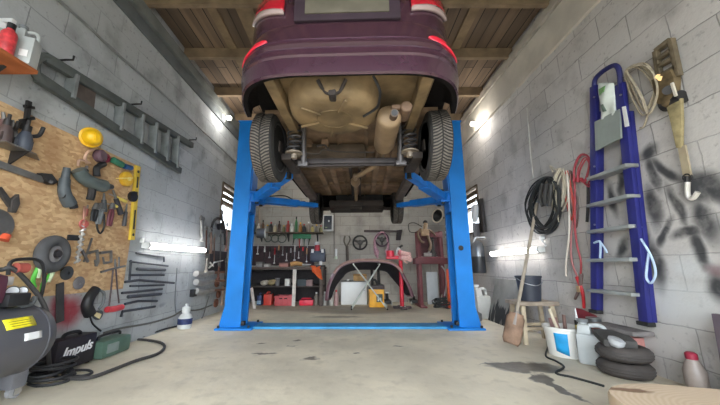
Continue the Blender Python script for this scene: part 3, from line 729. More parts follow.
m = MB(); bar(m, L(*along(up, 86), .045), L(*along(lo, 83), .045), .20, .012); m.build('platform', M('ladder_platform_brown', (86, 76, 70), .8, var=.3), t)
for xx in (58, 130, 188):
    p_ = L(*along(up, xx), .0); m = MB(); m.tube([p_ + V((0, 0, .045)), p_ + V((.06, 0, .05)), p_ + V((.11, 0, .05)), p_ + V((.11, 0, .085))], .008, 6, smooth=0)
    m.build('wall_hook', dark_steel, t)

# yellow hard hat
def hatpt(): return L(91, 137.5, .075)
t = thing('hard_hat', 'yellow hard hat hanging above the tools on the chipboard', 'helmet', L(91.5, 147, .02))
c0 = hatpt(); m = MB(); q = []
m.lathe([(.070, 0), (.069, .025), (.064, .05), (.050, .07), (.030, .084), (.0, .088)], c0, (1, -.55, -.2), 28)
m.build('shell', yellow, t)
m = MB(); m.lathe([(.071, -.004), (.084, -.004), (.086, .004), (.071, .01)], c0, (1, -.55, -.2), 28); m.build('brim', yellow, t)
m = MB(); m.tube([c0 + V((.060, -.024, -.044)), c0 + V((.078, -.044, -.016)), c0 + V((.066, -.037, .034))], .01, 8); m.build('ridge', yellow, t)

# metal wall shelf with a grey drill and a grinder (upper corner of the panel)
t = thing('steel_tool_tray', 'small steel tray on the chipboard holding the grey power tools', 'tray', L(18, 152, .02))
p0 = L(2, 148, .02); p1 = L(42, 150, .02); z0 = min(p0.z, p1.z)
m = MB(); m.prism([(XL + .02, p0.y - .1, z0), (XL + .02, p1.y, z0), (XL + .12, p1.y - .12, z0), (XL + .16, p0.y - .1, z0)], (0, 0, .008)); m.build('tray_plate', mid_steel, t, smooth=False)
m = MB(); m.prism([(XL + .02, p0.y + .05, z0), (XL + .14, p0.y + .05, z0), (XL + .02, p0.y + .05, z0 - .10)], (0, .012, 0)); m.build('bracket', dark_steel, t, smooth=False)
zt = z0 + .008
def power_tool(name, label, base, h, rz, mat, mat2):
    t = thing(name, label, 'power tool', base, rz); Wl = WM[t]; Rm = rotm(z=rz)
    def P(x, y, z): return Wl @ V((x, y, z))
    m = MB(); m.lathe([(h * .17, 0), (h * .19, h * .04), (h * .19, h * .38), (h * .15, h * .5), (h * .11, h * .6)], P(0, 0, 0), (0, 0, 1), 18); m.box(P(-h * .02, 0, h * .2), (h * .44, h * .18, h * .3), rot=Rm, bev=.01); m.build('motor_housing', mat, t)
    m = MB(); m.cyl(P(0, 0, h * .58), P(0, 0, h * .80), h * .11, n=14); m.cyl(P(0, 0, h * .8), P(0, 0, h), h * .05, n=10); m.build('chuck', dark_steel, t)
    m = MB(); m.tube([P(h * .1, 0, h * .5), P(h * .3, 0, h * .62), P(h * .36, 0, h * .92)], h * .06, 8); m.build('grip', mat2, t)
    return t
power_tool('power_drill', 'grey power drill standing upright on the small steel tray', (XL + .085, p0.y + .06, zt), .22, 1.2, M('drill_blue_grey', (70, 75, 86), .5), black_pl)
power_tool('impact_driver', 'worn brownish driver standing behind the drill on the steel tray', (XL + .09, p0.y - .06, zt), .20, 1.8, M('driver_brown', (78, 64, 62), .6, var=.3), dark_steel)
# black clamp arm above the drill
m = MB()
for a, b, w in (((29, 101), (26, 124), .03), ((24, 106), (34, 108), .02), ((20, 121), (34, 118), .022), ((27, 118), (20, 128), .025)):
    bar(m, L(*a, TO + .012), L(*b, TO + .012), w, .02, bev=.003)
one(m, 'screw_clamp', dark_steel, 'black screw clamp hanging on the chipboard above the grey drill', 'clamp')
# long lever bar
t = thing('jack_lever', 'long grey steel lever bar slung across the chipboard', 'lever', L(24, 180, .02))
m = MB(); bar(m, L(-10, 161, TO + .01), L(43, 180, TO + .01), .045, .025, bev=.005); m.build('shaft', mid_steel, t)
m = MB(); poly(m, L, [(36, 173), (46, 174), (52, 182), (47, 185), (40, 182)], TO - .01, .05, 1, .004); m.cyl(L(51, 182, .02), L(51, 182, .09), .012, n=10); m.build('claw_head', dark_steel, t)
# grey-green plug-in drill heads, boots of the tool cluster
t = thing('grease_gun', 'dark grey conical tool hung below the lever on the chipboard', 'tool', L(66, 207, .02))
m = MB(); m.tube([L(67, 168, .06), L(65, 180, .06)], .024, 12, r1=.030); m.tube([L(65, 179, .065), L(64, 188, .065), L(66, 197, .065), L(70, 204, .06)], .036, 12, r1=.048); m.build('tool_barrel', M('gun_grey', (74, 80, 84), .5, var=.3), t)
m = MB(); m.tube([L(62, 195, .07), L(70, 198, .07), L(74, 208, .07)], .028, 10); m.build('handle', black_pl, t)
t = thing('corded_drill', 'large grey green corded drill on the chipboard under the hard hat', 'power tool', L(93, 200, .02))
m = MB(); m.tube([L(78, 170, .07), L(84, 178, .075), L(95, 184, .08), L(104, 186, .08)], .05, 14, r1=.056); m.build('motor_housing', M('drill_green_grey', (84, 93, 92), .5, var=.3), t)
m = MB(); m.tube([L(103, 186, .08), L(112, 187, .08)], .04, 12, r1=.022); m.build('chuck', dark_steel, t)
m = MB(); m.tube([L(92, 180, .07), L(92, 192, .07), L(90, 200, .06)], .03, 10); m.build('grip', dark_steel, t)
m = MB(); m.tube([L(97, 176, .08), L(97, 168, .07), L(104, 164, .05)], .026, 10); m.build('side_handle', black_pl, t)
# ear defenders and little rolls
t = thing('ear_defenders', 'purple brown ear defenders with beige strap just under the hard hat', 'ear defenders', L(94, 163, .02))
c1 = L(97, 156, .02); m = MB(); m.lathe([(.05, 0), (.058, .01), (.055, .05), (.035, .065), (0, .066)], c1, (1, 0, 0), 20); m.build('ear_cup', M('cup_purple', (98, 74, 84), .5), t)
m = MB(); m.tube([L(93, 150, .04), L(88, 152, .06), L(85, 158, .06), L(87, 163, .04)], .012, 8); m.tube([L(90, 163, .05), L(80, 160, .05), L(78, 166, .04)], .010, 8); m.build('head_strap', M('strap_beige', (196, 160, 138), .7, var=.3), t)
m = MB(); m.torus(L(106, 158, .05), (1, 0, 0), .030, .016, 20, 8); one(m, 'tape_roll', M('tape_maroon', (132, 42, 62), .5), 'maroon tape roll hanging right of the purple ear cup', 'tape', 'tape rolls on the chipboard')
m = MB(); m.cyl(L(113, 160, .05), L(122, 165, .05), .03, n=14); one(m, 'cord_reel', M('reel_green', (54, 118, 92), .6), 'small green cord reel beside the maroon tape on the chipboard', 'reel')
m = MB(); m.cyl(L(124, 166, .05), L(131, 168, .05), .026, n=14); one(m, 'chalk_reel', M('reel_blue', (36, 78, 124), .5), 'small blue chalk reel close to the top of the spirit level', 'reel')
t = thing('measuring_reel', 'yellow measuring reel next to the yellow spirit level', 'tape measure', L(124, 189, .02))
c2 = L(124, 179, .02); m = MB(); m.lathe([(0, 0), (.068, 0), (.074, .01), (.074, .04), (.06, .05), (0, .05)], c2, (1, 0, 0), 26); m.build('case', M('reel_yellow', (226, 178, 52), .45), t)
m = MB(); bar(m, L(116, 178.5, .073), L(133, 178, .073), .012, .006); m.cyl(c2 + V((.05, 0, 0)), c2 + V((.062, 0, 0)), .02, n=12); m.build('crank', M('reel_pale', (236, 212, 130), .4), t)
m = MB(); m.lathe([(0, 0), (.05, 0), (.055, .01), (.055, .035), (.04, .04), (0, .04)], L(131, 196.5, .02), (1, 0, 0), 22); one(m, 'black_tape_roll', black_pl, 'black tape roll below the yellow measuring reel', 'tape', 'tape rolls on the chipboard')
for i, (a, b) in enumerate((((116, 197), (126, 201.5)), ((112, 205), (119, 207)))):
    t = thing('screwdriver', 'yellow handled screwdriver, %s below the yellow reel' % ('upper of two' if i == 0 else 'lower of two'), 'screwdriver', L((a[0] + b[0]) / 2, b[1] + 1, .02), group='yellow screwdrivers')
    pa, pb = L(*a, .05), L(*b, .05); d = (pb - pa).normalized()
    m = MB(); m.cyl(pa, pb, .013, .016, n=10); m.build('handle', M('handle_yellow', (226, 204, 96), .4), t)
    m = MB(); m.cyl(pa - d * .09, pa, .004, n=6); m.build('blade', steel, t)
lab = ['first', 'second', 'third']
for i, (x, yb) in enumerate(((93, 221), (98, 224), (109, 226))):
    pa, pb = L(x + 4, 203, .05), L(x, yb, .05); d = (pb - pa).normalized(); t = thing('hanging_plier', 'dark long pliers hanging under the corded drill, %s of three from the grease gun side' % lab[i], 'pliers', pb, group='pliers below the drill')
    m = MB(); m.cyl(pa, pa + d * .06, .016, .030, n=8); m.build('jaw', mid_steel, t)
    for k in (-1, 1):
        m = MB(); m.tube([pa + d * .05, (pa + pb) / 2 + V((0, .02 * k, 0)), pb + V((0, .012 * k, 0))], .014, 8); m.build('handle', [black_pl, grey_paint, M('handle_maroon', (104, 50, 58), .5)][i], t)
m = MB(); m.tube([L(99, 215, .04), L(97, 226, .04), L(100, 233.5, .04), L(104, 227, .04), L(104, 214, .04)], .008, 6); one(m, 'cable_loop', black_pl, 'small black cable loop hanging below the pliers', 'cable')
# auger with red tap
t = thing('auger_bit', 'silver spiral auger hanging with a red tap handle', 'auger', L(77, 263, .02))
A0, A1 = L(83.5, 226, .05), L(77, 263, .05); ax = (A1 - A0); u, v = frame_of(ax)
pts = [A0 + ax * (k / 60) + (u * math.cos(k * .75) + v * math.sin(k * .75)) * .014 for k in range(61)]
m = MB(); m.tube(pts, .009, 6, smooth=0); m.cyl(A0, A1, .008, n=8); m.build('spiral', M('auger_silver', (188, 184, 180), .4, metal=.5), t)
m = MB(); m.lathe([(0, 0), (.032, 0), (.036, .012), (.02, .03), (0, .03)], L(83.5, 224, .03), (1, 0, 0), 16); m.torus(L(83.5, 224, .05), (1, 0, 0), .034, .008, 18, 6); m.build('tap_handle', M('tap_red', (188, 96, 88), .5), t)
m = MB(); m.cyl(L(84.5, 206, .05), L(83.5, 224, .05), .009, n=8); m.build('shank', M('shank_copper', (176, 128, 112), .4, metal=.4), t)
m = MB(); bar(m, L(68, 237.5, TO), L(78.5, 238, TO), .045, .02, bev=.003); one(m, 'magnet_strip', black_pl, 'short black magnet strip above the grey wheel', 'strip')
m = MB(); bar(m, L(92, 238, .035), L(84, 262, .035), .012, .012); bar(m, L(82, 250, .035), L(88, 262, .04), .018, .014); one(m, 'thin_pry_bar', mid_steel, 'thin steel pry bar beside the silver auger', 'pry bar')
for i, (pa, pb, pc, pd) in enumerate((((89, 253), (97, 250.5), (98, 262), (96, 266)), ((100, 253), (111, 251.5), (111, 262), (104, 263)))):
    m = MB(); m.tube([L(*q, .045) for q in (pa, pb, pc, pd)], .013, 8, smooth=0); m.cyl(L(pd[0], pd[1], .045), L(pd[0] - 1, pd[1] - 6, .045), .008, n=8)
    one(m, 'c_clamp', mid_steel, ('grey c clamp just right of the auger' if i == 0 else 'grey c clamp farther right under the pliers'), 'clamp', 'c clamps on the chipboard')
m = MB(); m.tube([L(101, 272, .03), L(112, 269, .03), L(125, 266, .03)], .010, 8); m.tube([L(115, 259, .03), L(115, 268, .03)], .007, 6); m.tube([L(119, 257, .03), L(119, 267, .03)], .007, 6); one(m, 'tool_peg_rack', mid_steel, 'thin steel peg bar low on the edge of the chipboard', 'rack')
# barrow wheel and discs
t = thing('barrow_wheel', 'grey rubber barrow wheel hung on the chipboard', 'wheel', L(53, 272, .02)); cw = L(53, 254, .07)
m = MB(); m.torus(cw, (1, .1, 0), .098, .042, 36, 12); m.build('tyre', M('old_grey_rubber', (78, 78, 80), .8, var=.2), t)
m = MB(); m.lathe([(0, .0), (.03, .0), (.035, .03), (.06, .02), (.085, .025), (.085, -.02), (0, -.02)], cw, (1, .1, 0), 28); m.build('hub', M('hub_grey', (126, 124, 126), .6, var=.2), t)
m = MB(); m.cyl(cw + V((.0, 0, 0)), cw + V((.05, 0, 0)), .025, n=14); m.build('bore', M('hub_dark', (46, 42, 44), .6), t)
for i, (x, y, rr, mt) in enumerate(((67, 273, .055, M('disc_dark', (70, 72, 74), .5, metal=.3)), (79, 283, .053, M('disc_grey', (126, 122, 124), .55, metal=.3)))):
    m = MB(); m.lathe([(0, .0), (.012, .0), (.014, .01), (.03, .012), (rr, .004), (rr, -.004), (0, -.006)], L(x, y, .03), (1, 0, 0), 26); one(m, 'grinding_disc', mt, ('dark grinding disc just below the barrow wheel' if i == 0 else 'pale grinding disc lower right of the dark disc'), 'disc', 'grinding discs on the chipboard')
m = MB(); m.lathe([(0, 0), (.09, 0), (.10, .004), (0, .008)], L(-3, 224, .035), (1, 0, .15), 28); one(m, 'saw_blade', mid_steel, 'grey circular saw blade cut off by the picture edge on the chipboard', 'saw blade')
m = MB(); bar(m, L(-2, 188, .04), L(11, 206, .04), .035, .02, bev=.004); poly(m, L, [(8, 200), (15, 194), (16, 204), (12, 213), (7, 212)], .03, .03, 1, .003); one(m, 'pipe_wrench', M('wrench_dark', (84, 80, 78), .5, metal=.5, var=.3), 'dark pipe wrench on the chipboard below the lever bar', 'wrench')
for i, (a, b, c_) in enumerate((((38, 268), (33, 280), (35, 287)), ((51, 274), (43, 284), (42, 293)))):
    t = thing('spring_clamp', ('bright green spring clamp left of its twin below the grey wheel' if i == 0 else 'bright green spring clamp nearer the dark discs'), 'clamp', L(*c_, .02), group='green spring clamps')
    m = MB(); m.tube([L(*a, .06), L(*b, .06), L(*c_, .05)], .016, 8, r1=.011); m.build('jaw', green_p, t)
    m = MB(); m.tube([L(a[0] + 2, a[1] - 2, .07), L(b[0] + 5, b[1] - 2, .07)], .014, 8); m.build('pad', M('clamp_pad', (200, 214, 176), .5), t)
m = MB(); bar(m, L(60, 283, .03), L(60, 322, .03), .06, .012, bev=.003); one(m, 'steel_strap', M('strap_dark', (70, 68, 68), .6, metal=.3, var=.3), 'dark steel strap hanging beside the red stain', 'strap')
t = thing('angle_grinder', 'black angle grinder hanging under the chipboard edge', 'power tool', L(95, 321, .02))
m = MB(); m.tube([L(96, 289, .05), L(90, 297, .055), L(87, 306, .055), L(90, 314, .05)], .038, 14, r1=.045); m.build('motor_housing', black_pl, t)
m = MB(); m.lathe([(0, 0), (.03, 0), (.04, .02), (.04, .04), (0, .05)], L(95, 315, .03), (1, 0, 0), 18); m.build('gear_head', M('gear_grey', (82, 86, 90), .4, metal=.4), t)
m = MB(); poly(m, L, [(95, 312), (101, 314), (99, 319), (94, 316)], .075, .006, 1); m.build('label', M('label_cream', (214, 198, 150), .6), t)
m = MB(); m.tube([L(98, 290, .05), L(104, 293, .05), L(103, 303, .05), L(99, 309, .05)], .012, 8); m.build('side_handle', grey_paint, t)
m = MB(); m.tube([L(90, 316, .03), L(93, 324, .02), L(101, 331, .02)], .007, 6); m.build('power_cord', black_pl, t)
t = thing('red_hand_saw', 'bow saw with a red handle hanging below the peg bar', 'saw', L(114, 312, .02))
m = MB(); m.tube([L(107, 309.5, .035), L(114, 309, .035), L(122, 307, .035)], .028, 10); m.build('handle', M('saw_red', (206, 62, 70), .5), t)
m = MB(); m.tube([L(109, 306, .03), L(111, 290, .03), L(113, 270, .03)], .007, 6); m.tube([L(119, 303, .03), L(117, 285, .03), L(115.5, 262, .03)], .007, 6); m.build('blade_frame', M('saw_frame', (92, 78, 80), .5, metal=.4), t)

# yellow spirit level
t = thing('spirit_level', 'tall yellow spirit level hung upright at the chipboard edge', 'spirit level', L(134, 241, .02))
A, Bq = L(137.5, 166, .035), L(131.5, 240, .035)
m = MB(); bar(m, A, Bq, .062, .026, bev=.003); m.build('level_body', M('level_yellow', (222, 190, 70), .45, var=.15), t)
for k, (f0, f1) in enumerate(((.15, .30), (.60, .86))):
    m = MB(); bar(m, A + (Bq - A) * f0, A + (Bq - A) * f1, .022, .030); m.build('vial_slot', black_pl, t)
for f in (.08, .37, .93):
    q = A + (Bq - A) * f; m = MB(); m.cyl(q + V((.012, 0, 0)), q + V((.017, 0, 0)), .015, n=16); m.build('vial', M('vial_dark', (52, 48, 38), .3), t)
m = MB(); m.box(L(142, 240.5, .012), (.02, .05, .05), bev=.005); one(m, 'wall_socket', white_p, 'small white socket on the wall at the foot of the spirit level', 'socket')

# rack of bent bars on the wall
bars = [([(136, 253), (164, 257), (164, 262)], .009), ([(130, 261.5), (168, 266)], .010), ([(137, 269), (165, 270)], .017), ([(130, 275), (164, 275)], .012), ([(125, 282), (139, 280), (174, 283)], .013), ([(130, 286), (164, 285)], .010),
        ([(122, 293), (162, 289)], .013), ([(128, 296.8), (161, 294)], .017), ([(125, 304), (138, 301), (157, 301)], .013), ([(121, 317), (122.5, 311.5), (155, 306.5)], .013)]
bmx = M('bar_dark_steel', (74, 76, 82), .5, metal=.4)
for i, (pp, r) in enumerate(bars):
    m = MB(); m.tube([L(x, y, .008 + r) for x, y in pp], r, 8, smooth=0)
    one(m, 'bent_bar', bmx, 'dark steel bar lying across the wall rack under the tube light, %s from the top' % ORD[i], 'bar', 'steel bars on the wall')
m = MB(); m.tube([L(131, 260, .012), L(129.5, 280, .012)], .011, 8); one(m, 'bar_hook_rail', bmx, 'short upright steel rail holding the ends of the bars', 'rail')
m = MB(); m.tube([L(104, 333, .012), L(122, 328, .012), L(150, 323, .012), L(172, 316.5, .012), L(183, 310.5, .012), L(198, 310, .012), L(212, 305, .012)], .011, 6); one(m, 'wall_cable', M('cable_grey_brown', (96, 94, 88), .6), 'dark cable running low along the wall behind the white bottle', 'cable')
m = MB(); m.tube([L(177, 268, .01), L(175, 300, .01), L(176, 313, .01)], .006, 6); one(m, 'switch_wire', grey_paint, 'thin grey wire dropping from the tube light to the cable', 'wire')

# crowded tools near the column
m = MB(); poly(m, L, [(206, 250), (226, 252), (224, 273), (205, 272)], .0, .02, 1); one(m, 'steel_tool_board', M('board_slate', (62, 60, 68), .6, var=.2), 'dark slate board on the wall behind the silver pliers', 'board', smooth=False)
t = thing('hanging_pulley', 'black pulley with a belt hung near the window and column', 'pulley', L(217, 250, .02))
m = MB(); m.tube([L(211, 252, .05), L(211, 232, .05), L(214, 221, .05), L(219, 218, .05), L(224, 224, .05), L(225, 245, .05)], .020, 8); m.build('belt', black_pl, t)
cpl = L(218.5, 226, .03); m = MB(); m.lathe([(0, 0), (.07, 0), (.07, .015), (.05, .03), (.05, .04), (.07, .06), (0, .06)], cpl, (1, 0, 0), 22); m.build('pulley_disc', M('pulley_dark', (52, 50, 56), .45, metal=.4), t)
m = MB(); m.cyl(L(217, 222, .095), L(219, 222, .10), .028, n=12); m.build('hub', steel, t)
for i, (x, ya, yb, w) in enumerate(((203, 219, 240, .03), (206, 228, 255, .022), (209, 236, 266, .022), (214, 236, 262, .026), (220, 236, 268, .03))):
    t = thing('hanging_spanner', 'worn spanner hanging by the column tools, %s along from the tube light' % ORD[i], 'spanner', L(x, yb, .02), group='spanners near the column')
    m = MB(); bar(m, L(x + .6, ya, .035), L(x, yb, .035), w, .014, bev=.003); m.build('shaft', [grey_paint, rust, mid_steel, M('spanner_brown', (128, 104, 92), .5, metal=.4), mid_steel][i], t)
    m = MB(); m.torus(L(x + .6, ya, .035), (1, 0, 0), .026, .010, 14, 6); m.build('ring_end', mid_steel, t)
t = thing('silver_pliers', 'bright silver pliers spread open on the slate board', 'pliers', L(212, 268, .03))
for a, b in (((209, 268), (215, 262)), ((210, 262.5), (213.5, 266.5)), ((214, 262.5), (223, 260.5))):
    m = MB(); m.cyl(L(*a, .05), L(*b, .05), .014, .009, n=8); m.build('jaw' if a[0] < 214 else 'handle', M('pliers_silver', (226, 226, 224), .3, metal=.3), t)
for i, y in enumerate((273.5, 282, 291)):
    t = thing('ball_hammer', 'silver headed hammer lying on wall pegs near the column, %s from the top' % ORD[i], 'hammer', L(204, y + 2, .02), group='hammers near the column')
    m = MB(); m.tube([L(196, y, .06), L(202, y + 1.4, .06), L(208, y, .06), L(213, y - 1, .06)], .044, 12, r1=.034); m.build('head', M('hammer_silver', (176, 174, 170), .4, metal=.4), t)
    m = MB(); m.tube([L(212, y - .5, .06), L(224, y - 1.5, .06)], .020, 8); m.build('handle', M('hammer_handle', (138, 98, 78), .6), t)
m = MB(); m.box(L(193.5, 293, .03), (.06, .10, .10), bev=.008); one(m, 'socket_box', black_pl, 'small black box on the wall at the end of the lowest hammer', 'box')
for i, (x, y) in enumerate(((217, 283), (218.5, 294), (216, 303))):
    m = MB(); m.torus(L(x, y, .05), (1, 0, 0), .05, .022, 16, 8); m.box(L(x, y - 3, .03), (.04, .05, .03)); one(m, 'rusty_shackle', rust, 'rusty shackle hanging beside the blue column below the hammers, %s from the top' % ORD[i], 'shackle', 'rusty shackles')
m = MB(); m.tube([L(209, 296, .03), L(206, 306, .03), L(203, 316, .03), L(200, 321, .03)], .010, 6); one(m, 'drain_hose', M('hose_grey', (104, 104, 100), .6), 'thin grey hose hanging from the hammers down to the floor', 'hose')

# white bottle with blue label on the floor
pb = onZ(185, 328, 0); t = thing('white_bottle', 'white bottle with a dark blue label standing at the foot of the wall', 'bottle', (XL + .17, pb.y - .02, 0)); o_ = V((XL + .17, pb.y - .02, 0))
m = MB(); m.lathe([(.078, 0), (.085, .012), (.085, .13), (.066, .165), (.045, .18), (.045, .20), (.05, .205), (.05, .26), (.02, .27), (.02, .30), (.0, .30)], o_, (0, 0, 1), 24); m.build('bottle_body', M('bottle_milky', (206, 208, 206), .4), t)
m = MB(); m.lathe([(.0865, .055), (.0865, .125), (.083, .125), (.083, .055)], o_, (0, 0, 1), 24); m.build('label', M('label_navy', (40, 52, 98), .5, var=.3, scale=30), t)

# ------------------------------------------------------------------ compressor on the floor
comp = thing('air_compressor', 'dark grey air compressor tank with yellow sticker standing by the wall', 'compressor', (-2.0, 1.6, 0))
gm = M('tank_grey', (84, 84, 90), .45, var=.1, scale=3)
cx_, cz_ = -1.99, .36
m = MB(); m.lathe([(0, 0), (.06, .005), (.12, .03), (.17, .08), (.19, .13), (.195, .15), (.195, .92), (.19, .94), (.17, .99), (.12, 1.04), (.06, 1.065), (0, 1.07)], (cx_, 1.00, cz_), (0, 1, 0), 40); m.build('tank', gm, comp, ang=60)
for yy in (1.92, 1.15):
    m = MB(); m.torus((cx_, yy, cz_), (0, 1, 0), .1955, .004, 40, 6); m.build('weld_seam', gm, comp)
m = MB(); m.box((cx_ - .06, 1.99, .135), (.13, .09, .14), bev=.012); m.build('foot_bracket', M('bracket_grey', (112, 112, 118), .5), comp)
for yy, xx in ((2.02, cx_ - .055), (1.2, cx_ + .1), (1.80, cx_ - .14), (1.2, cx_ - .1)):
    m = MB(); m.cyl((xx - .016, yy, .035), (xx + .016, yy, .035), .035, n=20); w_ = m.build('caster_wheel', M('caster_grey', (150, 150, 152), .5), comp)
    m = MB(); m.box((xx - .026, yy, .055), (.006, .04, .07)); m.box((xx + .026, yy, .055), (.006, .04, .07)); m.box((xx, yy, .085), (.06, .05, .01)); m.build('caster_fork', M('fork_chrome', (206, 206, 208), .25, metal=.8), w_)
def on_tank(y, ang, off): return V((cx_ + (.195 + off) * math.cos(ang), y, cz_ + (.195 + off) * math.sin(ang)))
def sticker(name, mat, ya, yb, a0, a1):
    m = MB(); m.grid(lambda u, v: on_tank(ya + (yb - ya) * u, a0 + (a1 - a0) * v, .0025), 4, 8); return m.build(name, mat, comp, solid=.003)
sticker('warning_sticker', M('sticker_yellow', (236, 222, 40), .5, var=.12, scale=40), 1.69, 1.845, .46, .78)
sticker('white_sticker', M('sticker_white', (228, 228, 228), .5, var=.06), 1.775, 1.87, .08, .28)
st = M('sticker_print', (96, 88, 30), .6)
for k in range(3): sticker('print_line', st, 1.71, 1.825, .53 + k * .07, .545 + k * .07)
m = MB(); m.box((cx_, 1.30, .60), (.20, .26, .10), bev=.02); m.cyl((cx_, 1.30, .64), (cx_ + .0, 1.30, .80), .075, n=24)
for k in range(6): m.lathe([(.0, 0), (.092, 0), (.092, .008), (0, .008)], (cx_, 1.30, .66 + k * .022), (0, 0, 1), 24)
m.build('pump', dark_steel, comp)
m = MB(); m.box((cx_ - .0, 1.62, .655), (.20, .22, .17), bev=.04); m.build('motor_cover', M('motor_plum', (88, 46, 62), .5, var=.3), comp)
pz = V((cx_ + .02, 1.78, .60))
m = MB(); m.box(pz + V((0, 0, -.005)), (.20, .12, .07), bev=.012); m.build('pressure_switch', black_pl, comp)
for (px_, py_, rr) in ((12.5, 291.5, .031), (22.5, 291, .026)):
    q = onX(px_, py_, cx_ + .03); n_ = (V((0, 0, H)) - q).normalized(); n_.z = 0; n_.normalize()
    m = MB(); m.cyl(q - n_ * .03, q + n_ * .004, rr, n=22); gd = m.build('gauge', black_pl, comp)
    m = MB(); m.cyl(q + n_ * .004, q + n_ * .006, rr * .84, n=22); m.build('dial', M('dial_white', (222, 224, 226), .4), gd)
m = MB(); m.box(onX(6.5, 281, cx_ + .0), (.05, .04, .05), bev=.01); m.build('valve_block', M('valve_pale', (196, 190, 188), .4), comp)
m = MB(); m.tube([onX(8, 275, cx_ + .01), onX(11, 262, cx_ + .01), onX(24, 259, cx_ + .01), onX(37, 260, cx_ + .01), onX(43, 266, cx_ + .01), onX(44, 282, cx_ + .01), onX(40, 300, cx_ + .01)], .010, 8); m.build('carry_handle', black_pl, comp)
m = MB(); q = onX(21, 268, cx_ + .02); m.cyl(q + V((0, -.03, 0)), q + V((0, .03, 0)), .03, n=16); m.build('air_filter', M('filter_red', (172, 84, 74), .5), comp)
m = MB(); m.tube([onX(20, 306, cx_ + .06), onX(26, 305, cx_ + .06), onX(32, 303, cx_ + .05), onX(35, 297, cx_ + .04)], .015, 8); m.build('drain_valve', grey_paint, comp)
# air hose: from the pump over the tank end and along the floor
hp = [(-2.02, 1.55, .78), (-2.0, 1.75, .76), onX(12, 268, -1.97), onX(30, 285, -1.96), onX(44, 305, -1.93), onX(49, 325, -1.92), onX(48, 345, -1.96)]
hp = [V(q) for q in hp] + [onZ(x, y, .016) for x, y in ((52, 374), (68, 378), (90, 377.5), (112, 370), (135, 361), (157, 354), (164.5, 347), (160, 342.5), (147, 340), (138, 339.5))]
m = MB(); m.tube(hp, .013, 8); one(m, 'air_hose', M('hose_black', (58, 56, 56), .6), 'thick dark air hose looping from the compressor over the concrete floor', 'hose')
m = MB(); m.tube([onZ(x, y, .011) for x, y in ((112, 341), (122, 338), (140, 337.5), (150, 334))] + [L(165, 329, .03), L(178, 326, .03), L(196, 322, .03)], .010, 6); one(m, 'floor_cable', black_pl, 'thin black cable lying along the wall foot toward the bottle', 'cable')
# coil of cable beside the compressor
cc = V((-2.11, 2.31, 0)); m = MB()
for k in range(5):
    m.torus((cc.x + .02 * math.sin(k * 2.1), cc.y + .02 * math.cos(k * 1.7), .018 + .024 * k), (.10 * math.sin(k), .10 * math.cos(k * 2), 1), .125 - .012 * (k % 3), .010, 32, 6)
one(m, 'cable_coil', M('cable_black', (44, 44, 46), .55), 'coil of thick black cable on the floor beside the compressor', 'cable')
m = MB(); m.tube([onZ(x, y, .011) for x, y in ((28, 384), (40, 386), (60, 383), (70, 379), (62, 375), (80, 376), (92, 373), (86, 370), (66, 371))], .009, 6); one(m, 'welding_lead', M('lead_black', (50, 50, 52), .6), 'thin black welding lead looped on the floor before the black box', 'cable')
# black welding machine with white lettering
t = thing('welding_machine', 'black welding machine box with white slanted lettering on its side', 'welder', (-2.22, 2.56, 0))
xw0, xw1, yw0, yw1, zw = XL + .02, -2.15, 2.38, 2.735, .235
m = MB(); m.box2((xw0, yw0, .01), (xw1, yw1, zw), bev=.015); m.build('case', M('welder_black', (36, 32, 40), .45), t)
m = MB(); m.tube([((xw0 + xw1) / 2, yw0 + .1, zw - .01), ((xw0 + xw1) / 2, yw0 + .12, zw + .025), ((xw0 + xw1) / 2, yw1 - .12, zw + .025), ((xw0 + xw1) / 2, yw1 - .1, zw - .01)], .014, 8, smooth=4); m.build('carry_handle', black_pl, t)
for (yy, zz) in ((yw0 + .03, .0), (yw1 - .03, .0)):
    m = MB(); m.box2((xw0 + .02, yy - .015, 0), (xw1 - .02, yy + .015, .012)); m.build('foot', rubber, t)
def text_mesh(s, size, name, mat, parent, Mx, ext=.002):
    cu = bpy.data.curves.new('t', 'FONT'); cu.body = s; cu.size = size; cu.extrude = ext; cu.shear = .35; cu.align_x = 'CENTER'; cu.align_y = 'CENTER'; cu.offset = .002
    o = bpy.data.objects.new('t', cu); C.objects.link(o)
    dg = bpy.context.evaluated_depsgraph_get(); me = bpy.data.meshes.new_from_object(o.evaluated_get(dg)); bpy.data.objects.remove(o); bpy.data.curves.remove(cu)
    me.transform(WM[parent].inverted() @ Mx); me.materials.clear(); me.materials.append(mat)
    r = bpy.data.objects.new(name, me); C.objects.link(r); r.parent = parent; WM[r] = WM[parent]; return r
Mx = Matrix.Translation((xw1 + .002, (yw0 + yw1) / 2, .14)) @ Matrix(((0, 0, 1, 0), (1, 0, 0, 0), (0, 1, 0, 0), (0, 0, 0, 1))) @ Matrix.Rotation(math.radians(3), 4, 'Z')
text_mesh('Impuls', .10, 'lettering', M('lettering_white', (232, 232, 234), .5, var=.02), t, Mx)
# green tool case
t = thing('green_tool', 'green power tool case lying beside the black welding machine', 'tool', (-2.2, 2.92, 0))
m = MB(); m.box2((-2.28, 2.755, .0), (-2.10, 3.10, .15), bev=.035); m.build('case', M('case_green', (82, 108, 94), .5, var=.2), t)
m = MB(); m.box2((-2.105, 2.80, .04), (-2.092, 2.93, .115), bev=.006); m.build('window_panel', M('case_grey', (130, 142, 138), .5), t)
m = MB(); m.tube([(-2.19, 2.80, .14), (-2.19, 2.82, .18), (-2.19, 3.03, .18), (-2.19, 3.05, .14)], .012, 8, smooth=4); m.build('handle', black_pl, t)
